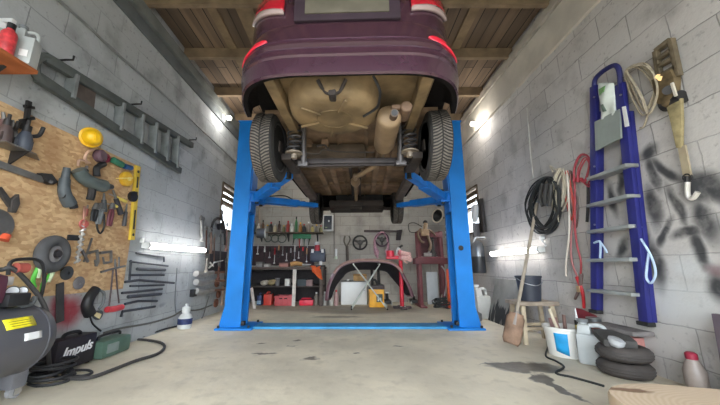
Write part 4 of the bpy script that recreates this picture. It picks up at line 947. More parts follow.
# ================================================================== RIGHT WALL
NX = (-1, 0, 0)
navy = M('ladder_blue', (38, 40, 112), .45, var=.12)
alu = M('aluminium_tread', (170, 172, 168), .4, metal=.5, var=.15)
t = thing('step_ladder', 'dark blue step ladder with grey treads hung against the block wall', 'step ladder', R(622, 320, .06))
LT, LB_ = (594.5, 86), (595.5, 310); RT, RB_ = (620, 84), (645.5, 322)
m = MB(); bar(m, R(*RT, .075), R(*RB_, .075), .075, .035, NX, .006); m.build('stile', navy, t)
m = MB(); bar(m, R(*LT, .075), R(*LB_, .075), .070, .035, NX, .006); m.build('stile', navy, t)
m = MB(); bar(m, R(629, 112, .03), R(652, 322, .03), .05, .035, NX, .004); m.build('rear_stile', navy, t)
m = MB(); bar(m, R(600, 112, .03), R(599, 312, .03), .05, .035, NX, .004); m.build('rear_stile', navy, t)
m = MB(); m.tube([R(594, 92, .075), R(595, 80, .08), R(602, 72, .08), (R(612, 66, .08)), R(617, 66.5, .08), R(619.5, 73, .08), R(620.5, 90, .075)], .019, 10); m.build('top_hoop', M('hoop_navy', (38, 40, 92), .45), t)
def tread(ya, yb, out):
    a, b = R(592, ya, .10), R(633 + (ya - 200) * .06, yb, .10); z = (a.z + b.z) / 2
    m = MB(); m.box2((XR - .10 - out, min(a.y, b.y), z - .014), (XR - .045, max(a.y, b.y), z + .014), bev=.004); return m.build('tread', alu, t)
for ya, yb, o in ((179.6, 164.5, .05), (206.5, 195, .05), (232.5, 225.5, .05), (260.5, 259.5, .055), (291, 294, .055)): tread(ya, yb, o)
m = MB(); m.prism([R(x, y, q) for x, y, q in ((596, 122, .085), (621, 109, .085), (622.5, 138, .11), (597, 151, .11))], (-.014, 0, 0)); m.build('top_platform', M('platform_grey', (140, 148, 142), .5, var=.1), t)
m = MB(); poly(m, R, [(622.5, 107), (626, 106), (629.5, 126), (625.5, 127)], .102, .006, -1); m.build('spec_label', white_p, t, smooth=False)
for f in (.05, .36, .62):
    for (a, b) in ((LT, LB_), (RT, RB_)):
        q = R(*a, .1) + (R(*b, .1) - R(*a, .1)) * f; m = MB(); m.cyl(q + V((0, 0, 0)), q + V((-.008, 0, 0)), .008, n=10); m.build('rivet', steel, t)
for a in (LB_, RB_):
    q = R(*a, .075); m = MB(); m.box(q + V((0, 0, -.012)), (.06, .095, .03), bev=.006); m.build('rubber_foot', rubber, t)
# bag of papers on the ladder
t = thing('plastic_bag', 'white plastic bag with green print tucked in the ladder top', 'bag', R(608, 118, .1))
def bagf(u, v):
    x = 599 + 15 * u + 3 * v * 1.0; y = 83 + 37 * v - 6 * u * v; q = R(x, y, .09); q.x -= .035 * math.sin(PI * u) * math.sin(PI * min(1, v + .1)) + .006 * math.sin(9 * u + 7 * v); return q
m = MB(); m.grid(bagf, 12, 16); m.build('bag_body', M('bag_white', (206, 212, 204), .5, var=.1, scale=14), t, solid=.012)
m = MB(); m.grid(lambda u, v: bagf(.15 + .5 * u, .18 + .18 * v - .1 * u) + V((-.012, 0, 0)), 6, 3); m.build('green_print', M('print_green', (122, 168, 104), .5), t, solid=.003)
m = MB(); m.grid(lambda u, v: bagf(.28 + .2 * u, .62 + .2 * v) + V((-.012, 0, 0)), 4, 4); m.build('grey_print', M('print_grey', (96, 112, 100), .5), t, solid=.003)
# pale ties
strm = M('cord_white_blue', (186, 208, 232), .5)
m = MB(); m.tube([R(641, 239, .13), R(644, 244, .14), R(649, 252, .14), R(654, 264, .14), R(655.5, 275, .14), R(651, 283, .14), R(646.5, 278, .14), R(647, 266, .14), R(649, 253, .14)], .008, 6); one(m, 'white_cord', strm, 'white cord loop hanging from the near stile of the blue ladder', 'cord', 'white cords on the ladder')
m = MB(); m.tube([R(594, 243, .12), R(600, 241.5, .125), R(600.5, 250, .125), R(600, 258, .12)], .009, 6); m.tube([R(601, 243, .12), R(604, 247, .12), R(607, 253, .12)], .008, 6); one(m, 'cord_tie', strm, 'short white cord tie on the far stile of the blue ladder', 'cord', 'white cords on the ladder')
# beige rope coil
rope = M('rope_beige', (172, 160, 138), .85, var=.2, scale=30)
m = MB(); rr = random.Random(3)
for k in range(7):
    ox, oy = rr.uniform(-2, 4), rr.uniform(-4, 6)
    pts = [(626 + ox * .3, 71), (636 + ox, 65 + oy * .4), (647 + ox, 69 + oy), (655 + ox * .6, 84 + oy), (653 + ox, 98 + oy), (645 + ox, 108 + oy + k), (637 + ox * 1.5, 98 + oy), (630 + ox, 82 + oy)]
    m.tube([R(x, y, .03 + .009 * k) for x, y in pts], .0065, 6, closed=True)
m.tube([R(640, 96, .04), R(647, 112, .03), R(644, 126, .02), R(640, 128, .02)], .0075, 6)
one(m, 'rope_coil', rope, 'beige rope coil hanging right of the top of the blue ladder', 'rope')
# come-along winch
t = thing('hand_winch', 'rusty brown hand winch with strap and hook hanging high on the wall', 'winch', R(690, 200, .02))
wb = M('winch_brown', (112, 100, 80), .7, metal=.2, var=.4, scale=14)
m = MB(); A, Bq = (655.5, 52), (671, 38.5)
for a, b, w in (((656, 51), (661, 84), .03), ((671, 39), (679, 76), .03), ((656, 51), (671, 39.5), .03), ((657, 60), (673, 49), .025), ((658.5, 67), (675, 57), .025), ((660, 77), (677, 67), .035)):
    bar(m, R(*a, .04), R(*b, .04), w, .035, NX, .003)
m.build('ladder_frame', wb, t)
m = MB(); poly(m, R, [(658, 80), (678, 69), (682, 78), (681, 98), (673, 108), (664, 104)], .02, .055, -1, .012); m.build('gear_case', M('gear_case_brown', (104, 88, 62), .65, metal=.2, var=.45, scale=20), t)
m = MB(); m.cyl(R(664, 106, .03), R(683, 96, .03) + V((0, 0, 0)), .045, n=16); m.cyl(R(668, 90, .07), R(668, 90, .09), .03, n=16); m.build('drum', dark_steel, t)
m = MB(); bar(m, R(672, 83, .09), R(676, 96, .09), .014, .012, NX); m.build('pawl', M('pawl_bright', (232, 224, 208), .3, metal=.3), t)
for q in ((658, 76.5), (660.5, 78.5)):
    m = MB(); m.cyl(R(*q, .06), R(*q, .08), .016, n=12); m.build('brass_nut', M('brass_nut', (236, 190, 130), .3, metal=.4), t)
m = MB(); poly(m, R, [(669, 106), (684, 98), (684.5, 120), (684, 148), (679, 148), (674, 124)], .04, .022, -1, .004); m.build('strap_webbing', M('webbing_olive', (152, 138, 100), .85, var=.3, scale=20), t)
m = MB(); bar(m, R(682, 146, .05), R(688, 177, .05), .045, .012, NX); m.build('strap_tail', M('webbing_tan', (166, 152, 126), .85, var=.25), t)
hk = M('hook_bright', (216, 210, 200), .35, metal=.4)
m = MB(); m.tube([R(687.5, 176, .05), R(687.5, 182, .05)], .016, 10, smooth=0); m.torus(R(687.5, 177.5, .05), (1, 0, 0), .022, .008, 16, 8); m.build('eyelet', dark_steel, t)
m = MB(); m.tube([R(687.8, 182, .05), R(687.5, 192, .05), R(689, 197.5, .05), R(693.5, 198, .05), R(698, 192, .05)], .014, 10); m.build('hook', hk, t)

# cables hanging in front of the tube light
bk = M('cable_dark', (44, 46, 46), .6)
m = MB(); rr = random.Random(5)
for k in range(13):
    ox, oy = rr.uniform(-4, 4), rr.uniform(-7, 6)
    pts = [(547 + ox * .4, 177), (536 + ox, 190 + oy), (529 + ox, 208 + oy), (534 + ox, 224 + oy), (544 + ox, 231 + oy * .6), (554 + ox, 222 + oy), (558 + ox, 204 + oy), (553 + ox, 188 + oy)]
    m.tube([R(x, y, .03 + .008 * k) for x, y in pts], .009, 6, closed=True)
one(m, 'black_cable_coil', bk, 'big coil of black cable hanging above the tube light', 'cable', 'cable coils on the block wall')
m = MB()
for k in range(3): m.tube([R(543 + 4 * k, 184, .13), R(540 + 5 * k, 196, .145), R(543 + 3 * k, 206, .14)], .022, 8)
one(m, 'connector_lead', M('lead_dark_grey', (62, 60, 58), .6), 'bunched dark plug leads tied inside the black cable coil', 'cable')
cw_ = M('cord_cream', (196, 186, 166), .6, var=.15)
m = MB()
for k in range(6):
    ox = rr.uniform(-3, 3); oy = rr.uniform(-3, 4)
    m.tube([R(561 + ox, 168, .05 + .01 * k), R(555 + ox, 180 + oy, .07 + .01 * k), R(553 + ox, 196 + oy, .07), R(558 + ox, 208 + oy, .06), R(564 + ox, 198 + oy, .07), R(566 + ox, 182, .06), R(563 + ox, 170, .05 + .01 * k)], .007, 6)
m.tube([R(556, 190, .10), R(557, 210, .09), R(559, 222, .06)], .007, 6); m.tube([R(553, 172, .05), R(550, 166, .06), R(556, 170, .06)], .009, 6)
one(m, 'cream_cord_bunch', cw_, 'tangled bunch of cream cords beside the black cable coil', 'cord')
for i, (px0, sw, mt, lb) in enumerate(((566, 0, M('cord_orange_red', (196, 62, 50), .5), 'thin orange red cord hanging beside the cream cord bunch'), (570, 1, M('cord_brown', (96, 68, 62), .5), 'thin dark brown cord in a long narrow loop beside the red cords'))):
    m = MB(); m.tube([R(px0, 170, .05), R(px0 - 1, 190, .05), R(px0 + 1, 204, .05), R(px0 + 6, 220 + 8 * sw, .05), R(px0 + 8, 206, .05), R(px0 + 4, 184, .05), R(px0 + 1, 171, .05)], .009 if i == 0 else .007, 6); one(m, 'hanging_cord', mt, lb, 'cord')
t = thing('jumper_leads', 'pair of long red and white jumper leads ending in clamps', 'jumper leads', R(583, 308, .02))
for i, (mt, pts) in enumerate(((M('lead_pinkish', (188, 120, 118), .5), ((571, 172), (570, 190), (573, 215), (571, 240), (572, 262), (578, 278))), (M('lead_red', (168, 52, 60), .5), ((574, 172), (575, 195), (575, 225), (577, 245), (581, 262), (580, 280))), (M('lead_white', (216, 206, 194), .5), ((567, 174), (569, 205), (569, 235), (566, 262), (566, 276))))):
    m = MB(); m.tube([R(x, y, .04 + .015 * i) for x, y in pts], .009, 6); m.build('lead', mt, t)
for i, (a, b, mt) in enumerate((((577, 277), (584, 308), red_p), ((581, 274), (575, 299), M('clamp_brown', (112, 92, 88), .5)))):
    m = MB(); m.tube([R(*a, .06), R((a[0] + b[0]) / 2 + 2, (a[1] + b[1]) / 2, .065), R(*b, .05)], .018, 8, r1=.012); m.build('clamp', mt, t)
m = MB(); m.box(R(579, 289, .075), (.03, .04, .06), bev=.008); m.build('clamp_joint', M('clamp_copper', (196, 168, 130), .4, metal=.4), t)
m = MB(); rr = random.Random(8)
for k in range(5):
    o_ = rr.uniform(-3, 3)
    m.tube([R(576 + o_, 182, .04 + .012 * k), R(577 + o_, 168 + o_, .05), R(583 + o_, 157 + o_, .05), R(589, 160 + o_, .05), R(590 + o_, 172, .05), R(586 + o_, 184 + o_, .05), R(579 + o_, 178, .05)], .0065, 6, closed=True)
one(m, 'red_cable_coil', M('cable_red', (172, 62, 72), .5), 'small coil of red cable hanging against the far ladder stile', 'cable', 'cable coils on the block wall')
m = MB(); m.tube([R(588, 184, .03), R(588, 205, .03), R(587, 222, .03)], .012, 6); one(m, 'dark_strap', dark_steel, 'short dark strap hanging below the red cable coil', 'strap')
m = MB(); m.box(R(542, 238, .03), (.05, .05, .05), bev=.01); m.tube([R(541, 239, .04), R(543, 242, .04), R(546, 246, .04)], .012, 6); one(m, 'plug_socket', white_p, 'white plug and socket on the wall right above the tube light end', 'socket')

# shovel leaning, stool and bucket
t = thing('garden_shovel', 'old shovel with a rusty blade leaning on the wall before the tube light', 'shovel', (1.60, 3.22, 0))
tip = V((1.60, 3.22, .012)); top = R(537, 203, .05); dn = (top - tip).normalized()
m = MB(); m.cyl(tip + dn * .24, top, .018, .016, n=12); m.build('shaft', M('shaft_grey_wood', (168, 156, 140), .75, var=.2), t)
sd = V((.9, -.42, 0)); sd = (sd - dn * sd.dot(dn)).normalized(); nn = dn.cross(sd)
def shf(u, v):
    w = (.082 if v > .12 else .082 * (.75 + 2.1 * v)) * (1 if v < .92 else .8); x = (u - .5) * 2
    return tip + dn * (.01 + .31 * v) + sd * (w * x) + nn * (-.03 * (1 - x * x) + .012)
m = MB(); m.grid(shf, 10, 14); m.build('blade', M('blade_rust', (146, 118, 98), .75, metal=.15, var=.4), t, solid=.006)
m = MB(); m.cyl(tip + dn * .20, tip + dn * .34, .026, .021, n=12); m.build('socket', M('socket_metal', (150, 142, 136), .6, metal=.3), t)

sc_ = V((1.97, 3.42, 0)); t = thing('wooden_stool', 'small worn wooden stool with a dark bucket standing on it', 'stool', sc_)
wd_ = M('stool_wood', (186, 170, 144), .75, var=.25)
hs = .415
m = MB(); m.box(sc_ + V((0, 0, hs - .02)), (.42, .30, .04), bev=.006); m.build('seat', M('stool_seat_wood', (156, 142, 126), .8, var=.3), t)
for sx in (-1, 1):
    for sy in (-1, 1):
        m = MB(); bar(m, sc_ + V((sx * .15, sy * .10, hs - .03)), sc_ + V((sx * .185, sy * .14, 0)), .042, .036, (0, 1, 0), .004); m.build('leg', wd_, t)
for sy in (-1, 1):
    m = MB(); bar(m, sc_ + V((-.17, sy * .122, .15)), sc_ + V((.17, sy * .122, .15)), .03, .022, (0, 1, 0)); m.build('rail', wd_, t)
for sx in (-1, 1):
    m = MB(); bar(m, sc_ + V((sx * .168, -.12, .17)), sc_ + V((sx * .168, .12, .17)), .03, .022, (1, 0, 0)); m.build('rail', wd_, t)
bb = sc_ + V((.0, -.0, hs)); t = thing('black_bucket', 'dark grey plastic bucket standing on the wooden stool', 'bucket', bb)
m = MB(); m.lathe([(.0, .008), (.098, .008), (.10, 0), (.125, .24), (.133, .245), (.133, .262), (.124, .262), (.120, .24), (.094, .02), (.0, .018)], bb, (0, 0, 1), 30); m.build('bucket_body', M('bucket_slate', (56, 60, 72), .5), t, ang=50)
m = MB(); m.tube([bb + V((-.13, -.01, .235)), bb + V((-.10, -.09, .19)), bb + V((.0, -.135, .165)), bb + V((.10, -.09, .20)), bb + V((.13, -.01, .235))], .005, 6); m.build('wire_handle', M('wire_pale', (150, 152, 156), .4, metal=.5), t)

# white bucket with tools
wb_ = V((1.96, 2.93, 0)); t = thing('white_bucket', 'white plastic bucket with a blue patch full of tools on the floor', 'bucket', wb_)
m = MB(); m.lathe([(.0, .006), (.138, .006), (.142, 0), (.16, .22), (.172, .224), (.172, .245), (.160, .245), (.154, .22), (.136, .02), (.0, .018)], wb_, (0, 0, 1), 36); m.build('bucket_body', M('bucket_white', (224, 222, 216), .45, var=.06), t, ang=50)
m = MB(); a0, a1 = math.radians(205), math.radians(243)
m.grid(lambda u, v: wb_ + V(((.1445 + .018 * v * .8) * math.cos(a0 + (a1 - a0) * u), (.1445 + .018 * v * .8) * math.sin(a0 + (a1 - a0) * u), .05 + .15 * v - .03 * (1 - v) * u)), 8, 4); m.build('blue_patch', M('patch_blue', (32, 152, 212), .5), t, solid=.003)
def stick(name, label, cat, a, b, r, mat, r1=None, group=None):
    m = MB(); m.cyl(a, b, r, r1, n=10); return one(m, name, mat, label, cat, group)
stick('hammer', 'hammer with pale wooden handle sticking out of the white bucket beside the stool', 'hammer', wb_ + V((-.02, -.03, .03)), onY(549, 309, 2.98), .014, M('handle_pale', (206, 192, 168), .6))
stick('trowel', 'brown handled trowel sticking up inside the white bucket', 'trowel', wb_ + V((.04, .05, .03)), wb_ + V((.07, .08, .33)), .016, M('handle_brown', (120, 92, 84), .6))
m = MB(); m.cyl(wb_ + V((.0, .06, .04)), wb_ + V((-.03, .10, .30)), .045, .035, n=16); one(m, 'paint_brush_roll', M('roll_rosy', (156, 122, 118), .7, var=.3), 'dull rosy cloth roll stuffed in the white bucket', 'cloth')
t = thing('sealant_tube', 'yellow sealant tube with black collar and pale nozzle in the white bucket', 'tube', wb_ + V((.12, -.02, .05)))
s0, s1 = wb_ + V((.095, -.06, .06)), onY(575, 308, 2.90); d = (s1 - s0)
m = MB(); m.cyl(s0, s0 + d * .58, .022, n=14); m.build('cartridge', M('tube_yellow', (222, 206, 96), .5), t)
m = MB(); m.cyl(s0 + d * .58, s0 + d * .70, .024, n=14); m.build('collar', black_pl, t)
m = MB(); m.cyl(s0 + d * .70, s1, .012, .004, n=10); m.build('nozzle', white_p, t)

# jug, can, red sheet, tyres
jug('grey_jug', 'big grey plastic jug standing between the white bucket and the small tyres', 'canister', (2.0, 2.655, 0), 1, .21, .15, .345, -.75, M('jug_grey', (178, 182, 182), .45, var=.08), grey_paint)
t = thing('tin_can', 'dark tin can standing on the shelf box behind the grey jug', 'tin', (2.17, 2.83, .22))
m = MB(); m.lathe([(0, 0), (.055, 0), (.055, .11), (.0, .11)], (2.17, 2.83, .22), (0, 0, 1), 22); m.build('can_body', M('tin_grey', (96, 98, 98), .35, metal=.6), t)
for z in (.0, .05, .105):
    m = MB(); m.torus((2.17, 2.83, .225 + z), (0, 0, 1), .055, .004, 22, 6); m.build('rim_band', M('tin_band', (170, 170, 168), .35, metal=.6), t)
m = MB(); m.box2((2.10, 2.76, 0), (2.245, 2.98, .22), bev=.006); one(m, 'grey_crate', M('crate_grey', (104, 102, 100), .7, var=.25), 'low grey crate by the wall holding the dark tin can', 'crate')
m = MB(); pts = [R(x, y, .02) for x, y in ((577, 335), (577, 308), (582, 309), (597, 316), (592, 336))]; m.prism(pts, (-.012, 0, 0)); one(m, 'red_sheet', M('red_board', (148, 52, 62), .6, var=.25), 'dark red sheet offcut leaning on the wall behind the jug', 'board', smooth=False)
tyr = M('small_tyre', (72, 66, 63), .75, var=.2, scale=14)
tc_ = V((2.02, 2.41, 0))
for i in range(2):
    t = thing('barrow_tyre', 'small dark tyre, %s of the two stacked by the wall' % ('lower' if i == 0 else 'upper'), 'tyre', tc_ + V((.01 * i, 0, .105 * i)), group='stacked small tyres')
    c_ = tc_ + V((.01 * i, -.0, .052 + .105 * i))
    m = MB(); m.torus(c_, (0, 0, 1), .117, .049, 44, 14, .050); m.build('tyre_body', tyr, t)
    m = MB()
    for k in range(-1, 2): m.torus(c_ + V((0, 0, .017 * k)), (0, 0, 1), .1645 - .003 * abs(k), .004, 44, 6)
    m.build('tread_rib', M('tyre_rib', (76, 72, 70), .8), t)
m = MB(); m.box((2.01, 2.45, .245), (.20, .27, .055), rot=rotm(x=math.radians(7), z=math.radians(-25)), bev=.018); one(m, 'rubber_pad', M('pad_grey', (72, 70, 68), .8, var=.2), 'dark grey rubber pad lying on the upper small tyre', 'pad')
m = MB(); m.lathe([(0, 0), (.035, 0), (.05, .02), (.05, .05), (.03, .06), (0, .06)], (1.935, 2.36, .212), (.2, -.3, 1), 18); one(m, 'silver_bung', M('cap_silver', (200, 202, 204), .35, metal=.3), 'small silver cap lying on the upper tyre beside the pad', 'cap')
m = MB(); m.box2((2.08, 2.605, .0), (2.24, 2.75, .27), bev=.004); one(m, 'pink_box', M('box_pink', (196, 132, 122), .7, var=.15), 'pinkish box standing by the wall behind the small tyres', 'box')
m = MB(); m.box2((2.13, 2.45, 0), (2.24, 2.60, .245), bev=.004); one(m, 'rosy_block', M('box_rosy', (186, 128, 120), .7, var=.15), 'rosy block standing low by the wall under the grey slab', 'block')
m = MB(); m.box2((2.08, 2.36, .273), (2.245, 2.78, .305), bev=.006); one(m, 'grey_slab', M('slab_grey', (118, 112, 110), .8, var=.15), 'grey slab lying on the rosy block at the foot of the wall', 'slab')
# bottle with red cap, mauve board, wooden block near the camera
o_ = V((2.16, 2.06, 0)); t = thing('red_cap_bottle', 'pale bottle with a dark red cap standing beside the mauve board', 'bottle', o_)
m = MB(); m.lathe([(.05, 0), (.055, .01), (.055, .14), (.035, .19), (.025, .21)], o_, (0, 0, 1), 22); m.build('bottle_body', M('bottle_beige', (150, 138, 130), .4), t)
m = MB(); m.lathe([(.026, .205), (.030, .21), (.030, .238), (.02, .248), (0, .248)], o_, (0, 0, 1), 18); m.build('cap', M('cap_dark_red', (142, 36, 58), .4), t)
m = MB(); m.prism([(2.12, 1.30, 0), (2.12, 1.885, 0), (2.15, 1.885, .505), (2.15, 1.30, .505)], (.03, 0, 0), .003); one(m, 'mauve_board', M('board_mauve', (108, 96, 104), .7, var=.12), 'mauve grey board leaning on the wall beside the red cap bottle', 'board')
t = thing('wood_block', 'sawn pale wood chopping block in the near corner of the floor', 'chopping block', (1.55, 1.32, 0))
wc = V((1.53, 1.36, 0)); m = MB(); rr = random.Random(2); rad = [.40 + .025 * math.sin(3 * k * .2) + rr.uniform(-.008, .008) for k in range(40)]
prev = None
for z, f in ((0, 1.02), (.10, 1.0), (.185, 1.0), (.2, .985)):
    ring = [m.bm.verts.new(wc + V((rad[k] * f * math.cos(2 * PI * k / 40), rad[k] * f * .80 * math.sin(2 * PI * k / 40), z))) for k in range(40)]
    if prev: m._bridge(prev, ring)
    else: m.bm.faces.new(ring[::-1])
    prev = ring
m.bm.faces.new(prev)
g = NT('sawn_wood'); wv = g.n('ShaderNodeTexWave', wave_type='RINGS', rings_direction='Z'); wv.inputs['Scale'].default_value = 14; wv.inputs['Distortion'].default_value = 3
mp = g.n('ShaderNodeMapping'); mp.inputs['Location'].default_value = (-1.53, -1.36, 0); g.l(g.pos, mp.inputs['Vector']); g.l(mp.outputs[0], wv.inputs['Vector'])
col = g.mix(wv.outputs['Fac'], lin((212, 190, 164)), lin((204, 180, 152)))
col = g.mix(g.math('MULTIPLY', g.blob(g.wobble(9, .12), (1.32, 1.60, .2), (.13, .035, .2), (0, 0, -.35)), .85), col, lin((112, 78, 56)))
g.l(col, g.b.inputs['Base Color']); g.b.inputs['Roughness'].default_value = .85
m.build('block_body', g.m, t)
m = MB(); m.torus(wc + V((0, 0, .10)), (0, 0, 1), .41, .012, 40, 6); 
for v_ in m.bm.verts: v_.co.y = wc.y + (v_.co.y - wc.y) * .80
m.build('bark_edge', M('bark_brown', (128, 92, 66), .9, var=.4), t)
# cable on the floor
m = MB(); m.tube([onZ(x, y, .008) for x, y in ((548, 347), (546, 356), (556, 361), (564, 367), (556, 373), (572, 377), (590, 382), (604, 386))], .008, 6); one(m, 'black_floor_lead', bk, 'thin black lead curling over the floor in front of the white bucket', 'cable')

# leaning spattered sheet, white jerrycan, hanging canister
g = NT('spattered_sheet'); c = lin((146, 144, 138))
col = g.mix(g.rng(g.noise(5, 6), .4, .7), c, tuple(v * .75 for v in c))
drip = g.n('ShaderNodeMapping'); drip.inputs['Scale'].default_value = (1, 7, 1.6); g.l(g.pos, drip.inputs['Vector'])
sp = g.n('ShaderNodeSeparateXYZ'); g.l(g.pos, sp.inputs[0])
dz = g.rng(sp.outputs['Z'], .45, .05, -.22, .10)
col = g.mix(g.rng(g.math('ADD', g.noise(1.3, 3, drip.outputs[0]), dz), .52, .56), col, lin((44, 46, 48)))
g.l(col, g.b.inputs['Base Color']); g.b.inputs['Roughness'].default_value = .7
m = MB(); m.prism([(XR - .20, 3.95, 0), (XR - .20, 4.72, 0), (XR - .03, 4.72, .60), (XR - .03, 3.95, .60)], (.018, 0, 0), .002); one(m, 'spattered_sheet', g.m, 'grey board with black paint runs leaning on the wall under the tube light', 'board')
jug('white_jerrycan', 'white plastic jerrycan on the floor right beside the blue column', 'canister', (2.02, 4.86, 0), 1, .24, .20, .50, .2, M('jerry_white', (206, 206, 200), .45, var=.08), white_p)
m = MB(); m.lathe([(0, 0), (.10, 0), (.11, .02), (.11, .10), (.06, .13), (0, .13)], (1.83, 4.68, 0), (0, 0, 1), 22); one(m, 'wash_bowl', grey_paint, 'small grey bowl on the floor in front of the white jerrycan', 'bowl')
p0 = R(479.5, 273, .16); t = thing('spray_canister', 'grey and black metal canister hanging on the wall beside the blue column', 'canister', p0)
o_ = V((XR - .16, p0.y, p0.z)); Hc = R(479.5, 240, .16).z - p0.z
m = MB(); m.lathe([(0, 0), (.10, .0), (.105, .02), (.105, Hc * .5)], o_, (0, 0, 1), 24); m.build('lower_body', M('can_black', (44, 46, 50), .4), t)
m = MB(); m.lathe([(.105, Hc * .5), (.105, Hc * .8), (.08, Hc * .93), (.03, Hc), (0, Hc)], o_, (0, 0, 1), 24); m.build('upper_body', M('can_grey', (128, 130, 134), .3, metal=.5), t)
m = MB(); m.tube([o_ + V((-.07, -.02, Hc * .9)), o_ + V((-.02, 0, Hc * 1.08)), o_ + V((.05, 0, Hc * 1.1)), o_ + V((.14, 0, Hc * 1.1))], .014, 8); m.build('hanger', M('hanger_white', (214, 216, 216), .35), t)
t = thing('white_bag', 'white crumpled bag hanging at the dark window frame by the column', 'bag', R(475, 222, .05))
def wbag(u, v):
    a = 2 * PI * u; q = R(475, 205 + 17 * v, .07); r_ = .085 * (.35 + .65 * math.sin(PI * min(.9, .25 + .6 * v))) * (1 + .12 * math.sin(5 * a + 4 * v)); return q + V((r_ * .6 * math.cos(a), r_ * math.sin(a), 0))
m = MB(); m.grid(wbag, 24, 10); m.build('bag_body', M('bag_bright', (228, 230, 230), .6, var=.05), t)
m = MB(); m.tube([R(475, 205, .06), R(476, 199, .04)], .010, 6); m.build('tie', white_p, t)
m = MB(); bar(m, R(480.5, 199, .04), R(484, 232, .04), .10, .05, NX, .005); one(m, 'black_case_bar', M('bar_black', (46, 42, 42), .6), 'narrow black case hanging upright at the wall window', 'case')
m = MB(); bar(m, R(477, 223, .05), R(478, 238, .05), .05, .06, NX, .008); m.cyl(R(474, 223, .08), R(475, 237, .08), .03, n=12); one(m, 'grease_cartridge', M('cartridge_grey', (112, 110, 112), .4, metal=.3), 'grey cartridge hanging between the white bag and the canister', 'cartridge')
# ================================================================== BACK WALL
def bx(px, py, Y): return onY(px, py, Y)
# upper shelf with bottles
t = thing('bottle_shelf', 'long wooden shelf on the back wall crowded with small bottles', 'shelf', (-1.35, 6.85, 1.5))
zs = bx(300, 232, 6.75).z; xa, xb = bx(250, 232, 6.75).x, bx(323, 232, 6.75).x
m = MB(); m.box2((xa, 6.72, zs - .025), (xb, 6.995, zs)); m.build('board', M('shelf_dark_wood', (96, 84, 72), .8, var=.25), t)
for xx in (xa + .2, (xa + xb) / 2, xb - .15):
    m = MB(); m.prism([(xx, 6.995, zs - .025), (xx, 6.75, zs - .025), (xx, 6.995, zs - .2)], (.02, 0, 0)); m.build('bracket', dark_steel, t, smooth=False)
cols = [('dark green', (52, 70, 52)), ('white', (214, 212, 204)), ('brown', (104, 72, 52)), ('pale grey', (170, 168, 160)), ('black', (44, 42, 42)), ('cream', (214, 200, 168)), ('dark brown', (78, 54, 44)), ('olive', (110, 112, 72)),
        ('red', (172, 66, 58)), ('white capped', (224, 222, 214)), ('green', (62, 118, 72)), ('amber', (172, 118, 62)), ('black glass', (38, 36, 38)), ('beige', (206, 190, 160)), ('yellowish', (198, 180, 112)), ('grey', (120, 118, 112)), ('khaki', (146, 140, 100))]
rr = random.Random(4); hh = [v_ * 1.18 for v_ in (.22, .17, .24, .15, .20, .16, .22, .14, .23, .17, .31, .20, .16, .21, .13, .15, .14)]
x0, x1 = xa + .07, xb - .06
for i, (nm, cc) in enumerate(cols):
    h = hh[i]; r = rr.uniform(.030, .042); o_ = V((x0 + (x1 - x0) * i / (len(cols) - 1), 6.83 + rr.uniform(-.03, .05), zs)); t = thing('small_bottle', '%s bottle on the upper back shelf, %s from the blue column' % (nm, ORD[i]), 'bottle', o_, group='bottles on the upper back shelf')
    m = MB(); m.lathe([(r * .9, 0), (r, .008), (r, h * .62), (r * .45, h * .78), (r * .4, h * .86)], o_, (0, 0, 1), 14); m.build('bottle_body', M('bottle_' + nm.replace(' ', '_'), cc, .35, var=.15), t)
    m = MB(); m.cyl(o_ + V((0, 0, h * .85)), o_ + V((0, 0, h)), r * .46, n=10); m.build('cap', [red_p, white_p, black_pl, yellow][i % 4], t)
# big grey roll at the shelf end
q = bx(262, 233, 6.72); t = thing('grinder_wheel', 'grey bench wheel with pale rim on the wall under the bottle shelf by the column', 'wheel', (q.x, 6.9, q.z - .1))
m = MB(); m.cyl((q.x - .12, 6.78, q.z), (q.x + .06, 6.78, q.z), .11, n=24); m.build('wheel_body', M('wheel_slate', (96, 100, 110), .5), t)
m = MB(); m.cyl((q.x + .06, 6.78, q.z), (q.x + .09, 6.78, q.z), .115, n=24); m.build('pale_rim', M('rim_pale', (200, 200, 198), .5), t)
m = MB(); m.box((q.x - .03, 6.93, q.z), (.08, .14, .06)); m.build('mount', dark_steel, t)
# green tool rail
gp = M('green_holder', (52, 132, 92), .5, var=.15); a, b = bx(293, 237, 6.96), bx(311, 236, 6.96)
t = thing('tool_rail', 'green tool rail on the back wall holding small hand tools', 'rail', (a.x, 6.96, a.z))
m = MB(); m.box2((a.x, 6.94, a.z - .05), (b.x, 6.995, a.z + .09), bev=.008); m.build('rail_body', gp, t)
for k in range(7):
    xx = a.x + (b.x - a.x) * (k + .5) / 7; z1 = a.z - .04; m = MB(); m.cyl((xx, 6.93, z1), (xx + .02 * ((k % 3) - 1), 6.92, z1 - .15 - .03 * (k % 3)), .014, .008, n=8); ob = m.build('hand_tool', [dark_steel, steel, red_p, M('tool_pale', (206, 204, 200), .4), dgreen, steel, black_pl][k], None)
    tag(ob, 'small hand tool hanging from the green rail, %s from the column side' % ORD[k], 'tool', 'hand tools on the green rail')
for k, x_ in enumerate((268, 275, 282)):
    q = bx(x_, 238.5, 6.97); m = MB(); m.torus(q, (0, 1, 0), .075 + .01 * k, .012, 20, 6); one(m, 'wire_ring', M('ring_olive', (84, 92, 84), .6), 'dull wire ring hung under the bottle shelf, %s from the column' % ORD[k], 'ring', 'wire rings under the shelf')
